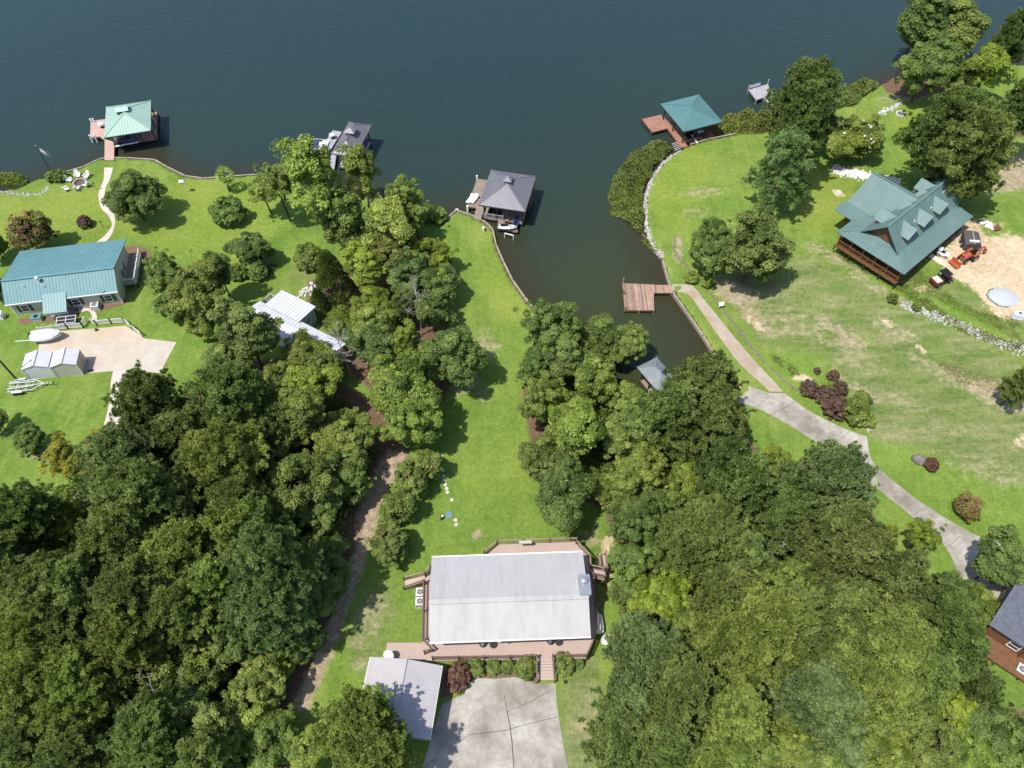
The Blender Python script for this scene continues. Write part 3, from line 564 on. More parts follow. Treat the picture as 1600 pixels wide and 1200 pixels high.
PROTO = {'D': [broad('broadleaf_a'), broad('broadleaf_b', 4, 4.2, 5.0, 140, 250, .24, .92, 9, .55), broad('broadleaf_c', 4, 5.2, 6.0, 210, 170, .22, .72, 14, .5), broad('broadleaf_d', 4, 4.4, 5.2, 150, 215, .25, .85, 10, .62), broad('broadleaf_e', 3.5, 6.2, 6.8, 190, 185, .22, .76, 8, .58), broad('broadleaf_f', 4, 4.0, 5.0, 160, 205, .22, .8, 16, .5)],
 'S': [broad('loose_tree_a', 4, 4.6, 7.2, 110, 100, .22, .66, 9, .68, -.85, fill=.35), broad('loose_tree_b', 4, 4.2, 6.2, 105, 105, .22, .68, 8, .65, -.85, fill=.35, bark='pale_bark')],
 'P': [pine('pine_a'), pine('pine_b', 3.4, 12, .25, 88, 1.1, .40, .105, .5), pine('pine_c', 3.4, 13, .34, 76, 1.15, .44, .105, .55), pine('pine_d', 3.4, 11.5, .2, 90, 1.0, .40, .10, .75)],
 'G': [pine('thin_pine', 3.4, 11, .18, 74, .6, .46, .09, .6)],
 'C': [cone('cedar')],
 'B': [broad('bush_a', 1.0, .85, .75, 130, 70, .13, .22, 8, .22, -.6), broad('bush_b', 1.0, .9, .85, 120, 80, .14, .26, 7, .32, -.6), broad('bush_c', 1.0, .8, .8, 150, 60, .12, .2, 12, .35, -.6)],
 'U': [broad('purple_bush', 1.0, .85, .75, 170, 75, .10, .17, 9, .18, -.6, 'purple_leaf')],
 'M': [broad('myrtle_a', 1.6, 1.9, 2.0, 170, 80, .15, .34, 10, .4, -.75), broad('myrtle_b', 1.6, 1.7, 1.9, 160, 85, .15, .36, 9, .45, -.75)]}
PROTO['PB'] = [pine('great_pine_a', 5.2, 15.0, .24, 120, .95, .42, .115, .55), pine('great_pine_b', 5.2, 14.5, .3, 115, 1.0, .42, .115, .62)]; RREF = {'PB': 4.8, 'D': 3.8, 'S': 3.5, 'P': 3.15, 'G': 3.4, 'C': 2.3, 'B': 1.08, 'U': 1.05, 'M': 1.5}; ZREF = {'PB': 9.6, 'D': 5.6, 'S': 6.6, 'P': 7.8, 'G': 6.2, 'C': 3.2, 'B': .75, 'U': .75, 'M': 1.9}
TINT = {'w': (1.75,1.3,.7), 'n': (1,1,1), 'y': (1.28,1.2,.66), 'b': (1.2,1.18,.98), 'd': (.8,.87,.82), 'g': (.95,1.03,1.3), 'o': (1.1,1.03,.85), 'p': (1.8,1.6,1.5), 'k': (.64,.72,.66), 'l': (1.28,1.22,1.12), 'r': (1.05,.85,.75)}
CATS = {'PB': ('pine_tree', 'pine'), 'D': ('broadleaf_tree', 'tree'), 'S': ('open_crowned_tree', 'tree'), 'P': ('pine_tree', 'pine'), 'G': ('thin_pine_tree', 'pine'), 'C': ('cedar_tree', 'cedar'), 'B': ('shrub', 'shrub'), 'U': ('purple_shrub', 'shrub'), 'M': ('crape_myrtle', 'shrub')}
_cnt = {}
def plant(sp, u, v, r, tint, label, group=None, hs=1.0, var=None):
    if sp == 'P' and r >= 48: sp = 'PB'
    i = _cnt.get(sp, 0); _cnt[sp] = i+1; pr = PROTO[sp][(var if var is not None else i) % len(PROTO[sp])]
    hs = hs*(random.uniform(.85, 1.2) if sp == 'D' and hs == 1.0 else random.uniform(1.05, 1.35) if sp in ('P', 'PB') and hs == 1.0 else 1)
    p = at(u, v); z = p[2]
    for _ in range(4):
        q = atz(u, v, z); dist = math.sqrt(q[0]**2+q[1]**2+(CAMH-z)**2); dep = (q[1]*_F[1]+(z-CAMH)*_F[2]); s = r*dep/FPX/RREF[sp]; g = max(float(H(q[0], q[1])), .1); z = g+ZREF[sp]*s*hs
    nm, cat = CATS[sp]; T = thing(nm, label, cat, (q[0], q[1], g-.05), random.random()*6.28, group)
    c = TINT[tint]; lj = random.uniform(.88, 1.12); j = [lj*random.uniform(.96, 1.04) for _ in range(3)]
    for part, me in zip(('trunk', 'crown') if sp not in 'BUM' else ('stem', 'foliage'), pr):
        o = bpy.data.objects.new(part, me); COL.objects.link(o); o.parent = T; o.color = (c[0]*j[0], c[1]*j[1], c[2]*j[2], 1) if part in ('crown', 'foliage') else (1,1,1,1)
    T.scale = (s*random.uniform(.94, 1.06), s*random.uniform(.94, 1.06), s*hs*random.uniform(.95, 1.05)); return T
LISTED = []
def plants(group, txt):
    for ln in txt.strip().split('\n'):
        a = ln.split(None, 5); k = a[4].split('@'); plant(a[0], float(a[1]), float(a[2]), float(a[3]), k[0], a[5], group, float(k[1]) if len(k) > 1 else 1.0, {'1114': 0, '1180': 2, '205': 5}.get(a[1]))
plants('trees on the left lawn', '''
D 205 302 44 d@.85 dark shade tree beside the curving garden path
D 391 386 33 d@.8 dense dark tree above the grey garden swing
D 262 432 32 n loose tree nearest the teal roofed house
D 268 470 34 d low dark tree with yellowish neighbours on the lawn
S 312 448 48 o open yellowish tree in the middle of the lawn
D 345 432 30 d dark tree at the right of the open lawn group
D 322 492 34 o olive tree at the near end of the lawn group
D 42 684 22 d small dark tree in a stone ring on the left lawn
S 92 705 33 w yellowing tree beside the small stone ringed tree
S 122 732 26 w small yellow tree near the side driveway
S 151 690 28 w yellow tree overhanging the side driveway
D -14 378 22 d tree cut by the left edge beside the pink myrtle
D -12 450 20 d tree cut by the left edge beside the teal roof
D -8 655 20 n tree cut by the left edge below the trailer
''')
plants('pines in the left wood', '''
P 236 640 52 d dark pine overhanging the top of the side driveway
P 290 690 40 n pine between the driveway pine and the olive pine
P 360 624 58 n large pine below the parking pad lawn
P 196 728 58 g greyish pine beside the side driveway bend
P 352 728 62 o broad olive pine in the upper left wood
P 225 800 62 n broad pine above the reddish gap in the wood
P 376 794 50 n pine right of the reddish gap in the wood
P 382 832 44 b paler pine just below the reddish gap
P 289 868 58 b bright yellow green pine at the centre of the wood
P 184 858 50 n pine left of the bright central pine
P 427 890 60 g bluish pine with a dense round crown
P 37 815 54 d dark pine at the left edge near the lawn corner
P 82 932 54 n pine in the left wood below the lawn corner
P 138 928 46 n slim pine beside the sunny driveway gap
P 56 996 50 b bright pine near the left edge of the wood
P 112 984 48 n pine in the lower left wood behind the dark gap
P 214 938 58 n large pine near the middle of the left wood
P 210 1006 54 o olive pine above the dark hollow
P 281 964 50 n pine above the bare silver branches
P 277 905 42 n pine tucked under the bright central pine
P 337 922 42 b pale green pine left of the bluish pine
P 424 945 56 g bluish pine below the dense round crowned one
P 52 1082 58 b bright yellowish pine in the lower left
P 131 1072 52 b bright pine right of the yellowish one
P 97 1122 48 b bright pine at the bottom left
P 244 1150 58 n pine at the bottom edge of the left wood
P 40 1165 52 n pine in the bottom left corner
P 120 1180 48 n pine second from the bottom left corner
P 562 1140 54 b pine leaning over the white carport roof
P 590 1184 44 b pine at the bottom edge by the carport
P 22 892 44 n pine cut by the left edge of the picture
P 322 1184 46 n pine at the bottom edge below the olive trees
''')
plants('leafy trees in the left wood', '''
D 394 537 52 n leafy tree in front of the white roofed cabin
D 350 560 36 n leafy tree left of the white roofed cabin
D 442 588 32 b light green tree below the white roofed cabin
D 474 548 33 o tree hiding the middle of the white cabin roof
D 510 575 24 n small tree against the right end of the white cabin
D 491 603 44 y yellowing tree right below the white cabin
D 476 652 48 o olive tree with pale twigs in the upper wood
D 420 672 44 n leafy tree between the large pine and olive tree
D 540 676 44 o olive tree at the head of the dirt track
D 626 603 52 b bright green tree with rounded tufts
D 641 664 48 b bright green tree beside the strip of lawn
D 587 541 40 g grey green tree right of the white cabin
D 631 545 30 y yellow tree between two darker ones
D 706 550 46 d dark round tree jutting onto the lawn strip
D 469 757 58 n big leafy tree left of the dirt track
D 538 728 38 n leafy tree on the upper edge of the track
D 556 762 24 n small leafy tree leaning over the track
D 500 798 40 n leafy tree at the bend of the dirt track
D 430 810 40 d shaded tree between the pines and track
D 494 862 32 o olive tree with yellow tips by the track
D 510 902 36 k dark tree overhanging the lower track
D 522 850 20 g small grey green tree by the track
D 375 990 44 d dark leafy tree below the bluish pines
D 426 1012 33 y bright yellow tree by the lower track
D 446 1046 22 y small yellow tree at the track end
D 466 996 38 k very dark tree beside the lower track
D 480 934 36 d shaded tree beside the bluish pines
D 322 1028 44 o olive leafy tree with bare silver twigs
S 281 1072 48 o open olive tree with dead branches
D 399 1074 44 l pale leafy tree near the lower track
D 195 1128 36 n leafy tree in the lower left wood
D 337 1138 52 n leafy tree near the bottom of the wood
D 398 1134 46 b leafy tree below the pale one
D 424 1160 42 n leafy tree near the shaded track end
D 484 1172 36 b bright leafy tree left of the carport pine
S 127 797 36 w yellow tree at the corner of the left lawn
S 112 836 36 w yellow tree over the sunny gap in the driveway
D 160 800 30 n leafy tree between yellow trees and pines
D 320 850 30 d dark understorey tree in the reddish gap
D 245 1070 36 k dark understorey tree in the hollow
D 150 1020 34 d dark tree between the lower left pines
D 455 900 30 d dark tree right of the bluish pine
''')
plants('trees of the shore copse', '''
S 484 262 62 l@1.25 tallest pale tree leaning over the shore
S 437 290 36 l@1.1 left side tree of the tall shore pair
S 562 256 42 o@1.2 tall tree in front of the cupola boathouse
S 411 296 26 l small pale tree left of the tall shore tree
D 531 332 42 n shaded leafy tree under the tall shore tree
S 600 338 52 p pale bleached tree full of bare branches
D 627 318 34 l light green tree near the water
S 651 342 26 b small tree at the water's edge
D 611 400 36 r dark reddish tree in the copse
D 571 430 38 y yellow leafed tree beside the dark cedar
D 583 470 32 y lower yellow tree beside the cedar
D 669 398 34 y yellow green tree at the lawn edge
D 688 440 34 n leafy tree beside the lawn strip
D 641 430 36 g grey green tree behind the bare white tree
D 676 486 36 d dark tree right of the bare white tree
D 632 482 28 k dark tree left of the bare white tree
D 583 506 36 l pale leafy tree below the cedar
D 556 370 30 d shaded tree in the heart of the copse
D 660 560 36 n leafy tree between the yellow one and dark round one
C 519 436 32 k dark pointed cedar behind the white cabin
C 498 470 16 k small dark cedar beside the big cedar
''')
plants('trees between the big house and the cove', '''
D 862 517 44 d dark tree nearest the cove sea wall
D 838 565 34 d dark tree at the lawn edge of the cove copse
D 880 572 42 n tree in the middle of the cove copse
D 938 528 44 n tree at the water's edge of the cove copse
D 982 532 30 n small tree leaning over the cove water
D 930 590 42 b lighter tree left of the grey cove boathouse
D 848 630 38 o olive tree on the lawn side of the cove copse
D 990 628 38 b light tree below the grey cove boathouse
D 904 676 56 b broad tree with bright tops in the cove copse
D 845 712 34 n tree jutting into the lawn strip
D 985 674 42 n tree between cove copse and cove pines
D 881 772 50 d dark tree nearest the big deck
D 868 730 36 n leafy tree just above the dark one by the deck
P 1095 612 48 n pine beside the boat ramp
P 1050 658 46 d darker pine over the cove boathouse dock
P 1110 664 40 n pine below the boat ramp pine
P 1143 664 22 b small pine reaching over the lawn by the ramp
D 994 735 48 l light green tree in the right wood
D 962 768 36 l light green tree nearest the bare sandy patch
S 1072 740 38 y yellow leaved tree in the right wood
D 1102 785 28 b bright green tree with large leaves
P 1132 728 38 k dark pine beside the yellow tree
S 1202 735 38 y yellow olive tree by the driveway lawn
P 1159 774 44 d dark pine below the driveway lawn
D 1005 797 52 d dark leafy tree right of the big deck
D 1040 770 34 n leafy tree between light and yellow trees
''')
plants('pines in the right wood', '''
P 1294 757 60 g large pine overhanging the curved drive
P 1252 797 40 d pine left of the large drive pine
P 1305 842 54 n pine below the large drive pine
P 1102 838 54 n broad pine in the middle of the right wood
P 1210 812 36 d dark pine in the gap near the pale snag
P 1162 877 44 n pine below the pale snag
P 1140 935 44 n pine above the big olive pine
P 1182 984 68 o huge olive pine in the right wood
P 1125 1014 44 o olive pine left of the huge one
P 1232 978 40 n pine right of the huge olive one
P 998 992 40 g bluish pine beside the propane tank
P 1026 1036 56 g greyish pine right of the lower lawn
P 984 1096 42 g greyish pine touching the lower lawn
P 1058 1082 56 n pine in the lower right wood
P 966 1150 42 n pine at the lower lawn edge
P 1032 1146 48 n pine near the bottom of the right wood
P 1145 1126 44 b pine with bright bluish tufts
P 1147 1174 38 b bright pine at the bottom edge
G 1267 1102 62 g sparse grey pine with pale twigs
P 1324 876 52 n pine between the drive and the brown gap
P 1314 960 44 n pine below the brown gap
P 1386 912 46 n pine near the tip of the drive lawn
P 1388 1022 72 b broad bright pine at the lower right
P 1380 1082 44 b bright pine below the broad bright one
P 1464 976 48 d dark pine left of the slate roofed house
P 1486 1014 44 d dark pine below the slate roofed house
P 1526 1074 28 k small dark pine by the corner lawn
P 1340 1010 40 n pine left of the broad bright one
P 1430 1060 40 n pine right of the broad bright one
''')
plants('leafy trees in the right wood', '''
D 996 822 42 d dark tree right of the deck stairs
D 984 876 38 d dark tree beside the side stairs
D 974 922 27 d dark tree beside the satellite dish side
D 1040 876 40 n leafy tree behind the stair side trees
D 1062 830 36 g grey green tree in the right wood
D 1009 932 34 y yellow tree near the propane tank
D 1047 938 38 y yellow green tree in the right wood
D 1102 902 38 y yellow topped tree left of the snag pine
D 1072 990 38 o olive tree between grey and olive pines
D 1085 1174 26 y bright yellow green tree at the bottom edge
D 1024 1190 30 y yellow tree at the bottom edge by pines
D 1237 1156 44 o olive leafy tree near the bottom edge
D 1239 912 42 l light leafy tree below the snag
D 1284 954 32 b leafy tree left of the brown gap
D 1200 1088 30 g grey green tree in the lower right wood
D 1365 1126 44 g bluish leafy tree at the lower right
D 1336 1160 40 g bluish tree at the bottom edge
D 1384 1184 44 b leafy tree at the bottom right
D 1474 930 38 k dark tree at the tip of the drive
D 1436 950 32 k dark tree between drive lawn and pines
D 1550 885 48 d dark tree overhanging the end of the drive
D 1530 945 32 o olive tree against the slate roof
S 1489 1108 40 y yellow tree with upright sprays
D 1462 1164 44 n leafy tree near the bottom right
D 1552 1138 48 d dark tree in the bottom right corner
D 1590 1166 40 n tree at the very bottom right
D 1525 1178 40 b bright tree at the bottom right edge
S 1436 842 32 y small yellowing tree on the drive lawn
D 1185 1180 36 n leafy tree at the bottom centre right
D 1284 1188 38 n leafy tree under the sparse grey pine
D 1430 1120 34 n leafy tree left of the yellow sprays
D 1190 922 30 d dark tree above the huge olive pine
D 1275 1020 34 k dark tree between the huge pines
D 1093 1040 32 d dark tree left of the huge olive pine
''')
plants('trees on the right shore', '''
D 1432 48 50 d dark oak on the far right shore
D 1492 38 46 n oak at the top edge of the far shore
D 1455 98 42 d lower oak hanging over the far shore
S 1546 92 42 y yellow green willow on the far right shore
P 1582 54 28 d pine at the top right corner
P 1262 150 48 d dark round pine beside the small grey dock
P 1256 200 36 d dark pine below the round one by the dock
S 1302 208 28 n@.7 leafy tree between dock pine and magnolia
D 1337 214 46 b@.62 magnolia dotted with white blossoms
G 1220 268 44 g thin grey pine with bare lower branches
D 1114 378 40 d@1.02 dark leafy tree left of the twin on the bank
D 1180 386 54 n@.98 largest tree on the bank above the lakeside path
P 1484 212 52 d dark pine above the log house
P 1516 240 44 n pine right above the log house
D 1462 262 34 d dark tree touching the log house roof
D 1497 270 36 n leafy tree behind the log house dormer
P 1592 176 28 d dark pine at the right edge by the lawn
P 1597 598 20 n pine cut by the right edge of the field
D 1510 120 30 n leafy tree under the yellow willow
''')
plants('shrubs on the left lawn', '''
B 355 328 29 d round dark camellia bush on the lawn
M 48 364 30 r crape myrtle with pinkish flowers above the teal house
U 131 346 13 n small maroon bush by the garden path
B 484 402 24 n leafy bush below the leaning tree trunk
B 404 424 18 n ragged bush beside the garden swing
B 370 425 16 d low bush left of the garden swing
B 684 338 16 b bright bush at the pointed lawn shore
B 664 338 12 b small bush left of the pointed lawn
B 92 274 12 n bush beside the flagpole foot
B 80 276 10 n small bush at the beach end
B 527 512 16 n low bush beside the white cabin
B 560 486 14 n low bush below the yellow tree
B 150 515 3 d tiny shrub at the fence corner
''')
plants('shrubs along the dirt track', '''
M 667 724 26 n crape myrtle at the top of the track row
M 641 748 28 n second crape myrtle from the top of the track row
M 622 792 28 n third crape myrtle in the track row
M 611 852 30 d lowest crape myrtle in the track row
''')
plants('shrubs round the big house', '''
B 822 1043 20 n round green bush left of the front steps
B 880 1037 18 n round green bush right of the front steps
B 905 1036 9 d low clipped bush right of the round pair
B 725 1040 12 n clipped bush at the left end of the front bed
B 744 1042 15 n clipped hedge bush second from the left
B 772 1042 13 n clipped hedge bush third from the left
B 793 1042 13 n clipped hedge bush nearest the round bush
U 715 1056 24 r large bronze shrub beside the carport
B 716 1078 9 y yellow variegated bush beside the bronze shrub
''')
plants('shrubs beside the curved drive', '''
U 1266 607 16 n dark purple bush nearest the brown path
U 1289 618 17 n dark purple bush second from the path
U 1302 586 10 n small purple bush at the top of the group
U 1277 579 6 n smallest purple bush on the bare bank
U 1313 606 14 n purple bush behind the front pair
U 1310 636 22 n largest purple bush beside the drive
B 1336 641 24 o broad olive green bush next to the largest purple one
B 1348 622 15 b light green bush at the uphill side of the group
B 1357 657 12 b green bush beside the white stones
B 1298 603 9 b small bright bush between the purple ones
U 1456 725 13 r burgundy bush beside the boulder
M 1511 793 20 r red flowering myrtle on the lawn by the drive
B 1108 440 12 b bright bush at the lamp post foot
B 1080 432 12 b bright bush at the bank corner
B 1395 466 9 d small weed bush at the rock strip
B 1432 480 8 d small weed bush in the rock strip
D 1392 830 12 y small yellow sapling on the drive lawn
''')
# flowers on some shrubs and the magnolia
def blossoms(T, nm, n, mat, R0, zc, Hh, size, arc=None, label=None):
    D = rdir(n*3); D = D[(D[:,2] > -.2)]
    if arc is not None: D = D[np.abs(np.angle(np.exp(1j*(np.arctan2(D[:,1], D[:,0])-arc)))) < .9]
    D = D[:n]; P = D*[R0, R0, Hh]*rng.uniform(.9, 1.1, (len(D), 1))+[0,0,zc]
    me = cards(nm, P, np.cross(D, rdir(len(D))), D, size*rng.uniform(.6, 1.3, len(D)), size, rng.random(len(D)), MAT[mat]); o = link(nm, me, None, T); struct(o, 'stuff'); o.color = (1,1,1,1)
for o in list(COL.objects):
    lb = o.get('label', '')
    if 'pinkish' in lb: blossoms(o, 'flower', 420, 'bloom', 1.55, 2.0, 1.8, .12)
    elif 'red flowering' in lb: blossoms(o, 'flower', 260, 'bloom', 1.6, 2.0, 1.8, .17); 
    elif 'magnolia' in lb: blossoms(o, 'flower', 46, 'white_bloom', 3.9, 6.2, 3.2, .42)
    elif 'camellia' in lb: o.rotation_euler.z = 0; blossoms(o, 'flower', 60, 'bloom', 1.0, .8, .8, .12, math.pi)
    elif 'track row' in lb: blossoms(o, 'flower', 70, 'bloom', 1.5, 2.0, 1.7, .14, 2.2)
# bare trees
for u, v, h, lb in ((658, 524, 9.0, 'bare white tree standing beside the lawn strip'), (548, 590, 8.5, 'bare grey tree at the end of the white cabin'), (1190, 880, 7, 'pale broken snag standing in the right wood'), (1226, 330, 5, 'bare branched dead sapling under the thin grey pine')):
    q = at(u, v); T = thing('bare_tree', lb, 'tree', tuple(q), random.random()*6); link('trunk', dead('bare', h), None, T)
for u, v, h, lb in ((613, 395, 8.5, 'leaning bare tree inside the pale bleached crown'), (284, 1110, 9, 'bare silver branches poking through the left wood')):
    q = at(u, v); T = thing('bare_tree', lb, 'tree', tuple(q), random.random()*6); link('trunk', dead('bare', h, 12), None, T)
# palm
q = at(359, 299); T = thing('palm_tree', 'cabbage palm standing at the water edge of the left lawn', 'palm', tuple(q))
link('trunk', limb_mesh('palm_trunk', [((0,0,-.2),(.05,0,1.4),.17,.14),((.05,0,1.4),(0,.05,2.9),.14,.17)], MAT['bark']), None, T)
P = []; A = []; Nn = []
for i in range(24):
    a = i*2.4; el = rng.uniform(-.7, 1.25); d = np.array([math.cos(a)*math.cos(el), math.sin(a)*math.cos(el), math.sin(el)]); c = np.array([0,.05,2.95])+d*rng.uniform(.55, .85); s = unit(np.cross(d, [0,0,1])[None])[0]; up = np.cross(s, d)
    for k in range(13):
        f = (k-6)/6*1.25; e = d*math.cos(f)+s*math.sin(f)-np.array([0,0,.25*abs(f)]); P.append(c+e*.42); A.append(e); Nn.append(up+s*.3*f)
link('crown', cards('palm_crown', np.array(P), np.array(A), np.array(Nn), 1.05, .10, rng.random(len(P)), MAT['needle']), None, T).color = (1.5,1.5,1.3,1)
# water plants and weeds: masses nobody could count
def mass(name, px, n, hgt, size, mat, label, cat, lean=.35, clump=1.3, wet=True, asp=.3, tint=(1,1,1), lump=.6):
    w = np.array([atz(u, v, .1)[:2] if wet else at(u, v)[:2] for u, v in px]); lo, hi = w.min(0), w.max(0); Q = np.zeros((0, 2))
    while len(Q) < n:
        q = rng.uniform(lo, hi, (n*2, 2)); q = q[inside(q[:,0], q[:,1], w)]; e = segdist(q[:,0], q[:,1], w, True)-(1.7*vnoise(q[:,0], q[:,1], 2.2, 11)-.75 if wet else 0)
        k = rng.random(len(q)) < np.clip(e/(1.4 if wet else min(1.8, .5*e.max()+.05)), 0, 1)*(lump*vnoise(q[:,0], q[:,1], clump, 3)+1-lump*.5); Q = np.vstack([Q, q[k]])
    Q = Q[:n]; e = segdist(Q[:,0], Q[:,1], w, True); hh = hgt*np.clip(.35+e*.5, 0, 1)*(.12+1.7*vnoise(Q[:,0], Q[:,1], clump*.7, 5)**1.6); z = np.array([max(float(H(x, y)), 0) for x, y in Q])+hh*rng.uniform(.25, 1, n)
    A = unit(rdir(n)*lean*1.6+[0,0,.55]); Nn = unit(rdir(n)*.7+[0,0,.8]); s = size*rng.uniform(.6, 1.4, n)
    me = cards(name, np.column_stack([Q, z]), A, Nn, s, s*asp, np.clip(rng.normal(.35, .2, n)+.35*(vnoise(Q[:,0], Q[:,1], clump*1.5, 8)-.3), 0, 1), MAT[mat])
    o = link(name, me, None); o.color = (*tint, 1); o['label'] = label; o['category'] = cat; return struct(o, 'stuff')
mass('water_plants', smooth_px([(1046,228),(1012,224),(985,242),(962,270),(947,300),(950,330),(968,345),(985,360),(1000,378),(1016,388),(1026,396),(1012,370),(1008,345),(1008,312),(1015,285),(1035,254),(1052,238)],3), 52000, 1.2, .34, 'reed', 'broad bed of olive water plants round the grassy point', 'water plants', .6, 1.6, asp=.55, tint=(.85,1.02,.8), lump=1.0)
mass('water_plants', smooth_px([(1118,198),(1135,182),(1165,177),(1200,176),(1225,180),(1222,205),(1180,212),(1130,214),(1106,220)],3), 24000, 1.5, .34, 'reed', 'bed of water plants right of the teal boathouse', 'water plants', .6, 1.4, asp=.55, tint=(1.1,1.15,.9), lump=1.0)
mass('water_plants', smooth_px([(1306,168),(1320,140),(1345,124),(1366,126),(1372,140),(1350,158),(1330,172)],3), 15000, 1.3, .34, 'reed', 'water plants along the bank below the far oaks', 'water plants', .6, 1.4, asp=.55, tint=(.95,1.15,1), lump=1.0)
mass('water_plants', smooth_px([(-30,272),(10,270),(36,272),(45,283),(30,292),(-30,296)],3), 16000, 1.0, .34, 'reed', 'bright patch of water plants by the sandy beach', 'water plants', .6, 1.4, asp=.55, tint=(1,1.25,.9), lump=1.0)
mass('bank_weeds', smooth_px([(640,322),(662,318),(690,325),(700,335),(684,350),(650,352)],3), 5200, 1.0, .3, 'reed', 'bright weeds at the water left of the pointed lawn', 'weeds', .6, 1.2, False, .4, (.9,1.1,.7))
mass('understorey', [(485,490),(530,470),(560,490),(600,500),(640,560),(600,590),(555,560),(520,530)], 22000, 1.5, .3, 'leaf', 'low green understorey beside the white cabin', 'undergrowth', .6, 1.5, False, .6, (1.1,1.1,.9), 1.1)
mass('understorey', [(590,360),(650,350),(690,400),(690,460),(640,450),(600,420)], 16000, 1.4, .3, 'leaf', 'undergrowth inside the shore copse', 'undergrowth', .6, 1.5, False, .6, (1.2,1.15,.9), 1.1)
mass('rough_weeds', [(1255,398),(1300,400),(1400,455),(1500,520),(1600,560),(1600,540),(1500,500),(1420,445),(1310,395)], 7000, .3, .22, 'reed', 'rough weeds along the bank below the log house', 'weeds', .7, 1.3, False, .3, (1.0,1.15,.9), 2.0)
mass('rough_weeds', [(1455,560),(1500,570),(1560,590),(1585,615),(1540,615),(1480,595)], 1500, .3, .2, 'dry_grass', 'tall dry weeds in the middle of the right field', 'weeds', .7, 1.2, False, .25, (1.2,1.2,.9), 2.0)
mass('rough_weeds', [(1195,550),(1235,560),(1255,590),(1230,590)], 550, .3, .2, 'reed', 'dark weeds on the bank above the brown path', 'weeds', .7, 1.0, False, .3, (.8,.85,.7), 2.0)
mass('rough_weeds', [(1400,400),(1440,420),(1465,440),(1500,470),(1600,505),(1600,540),(1500,490),(1430,455),(1405,430)], 5000, .3, .22, 'reed', 'weedy grass between the sandy plot and the rock strip', 'weeds', .7, 1.2, False, .3, (1.0,1.2,.9), 2.0)
mass('shore_grass', [(1136,588),(1118,560),(1098,527),(1072,489),(1050,458),(1054,456),(1078,489),(1103,526),(1122,558),(1140,585)], 2600, .35, .22, 'reed', 'fringe of grass along the cove wall', 'grass', .6, .6, False, .2, (.7,.8,.5), 1.0)
mass('flower_bed', [(376,415),(395,425),(415,412),(430,412),(438,420),(405,440),(385,438)], 4200, .45, .24, 'reed', 'weedy flower bed round the garden swing', 'flower bed', .6, 1.0, False, .4, (.8,.95,.8), 1.0)

mass('understorey', [(-60,800),(60,790),(160,720),(260,660),(400,600),(540,620),(600,700),(560,800),(530,900),(480,1000),(440,1120),(460,1230),(-60,1230)], 70000, 2.0, .42, 'leaf', 'shaded undergrowth filling the left wood', 'undergrowth', .7, 3.0, False, .6, (.9,.95,.85), 1.4)
mass('understorey', [(840,560),(900,540),(1000,640),(1140,690),(1260,750),(1380,860),(1500,930),(1540,1010),(1500,1080),(1600,1140),(1600,1230),(960,1230),(960,1000),(970,860),(930,780),(850,700)], 80000, 2.0, .42, 'leaf', 'shaded undergrowth filling the right wood', 'undergrowth', .7, 3.0, False, .6, (.9,.95,.85), 1.4)
# ------------------------------------------------------------------ docks and boathouses
def deck_part(T, poly, z, ang, mat, pitch=.16, name='decking', fascia=True, piles=2.2, single=False, pm=None, depth=3.2):
    bs = boards(poly, ang, pitch); m = MB()
    if single:
        for q in bs: MB().slab([(x, y, z+random.uniform(-.008, .008)) for x, y in q], .05).build('board', mat, T)
    else:
        for q in bs: m.slab([(x, y, z) for x, y in q], .05)
        struct(m.build(name, mat, T), 'stuff')
    f = MB(); n = len(poly)
    c = np.mean(np.array(poly), 0)
    for i in range(n):
        a, b = np.array(poly[i]), np.array(poly[(i+1) % n]); a2 = a+(c-a)/np.linalg.norm(c-a)*.06; b2 = b+(c-b)/np.linalg.norm(c-b)*.06
        f.bar((*a2, z-.16), (*b2, z-.16), .06, .2)
        if piles:
            k = max(1, round(np.linalg.norm(b-a)/piles))
            for j in range(k): q = a2+(b2-a2)*(j/k); MB().tube((*q, z-depth), (*q, z-.06), .09, n=7).build('pile', pm or MAT['dark_wood'], T)
    if fascia: f.build('fascia', mat, T)
def P2(fr, px, z): return [fr.L(atz(u, v, z)) for u, v in px]
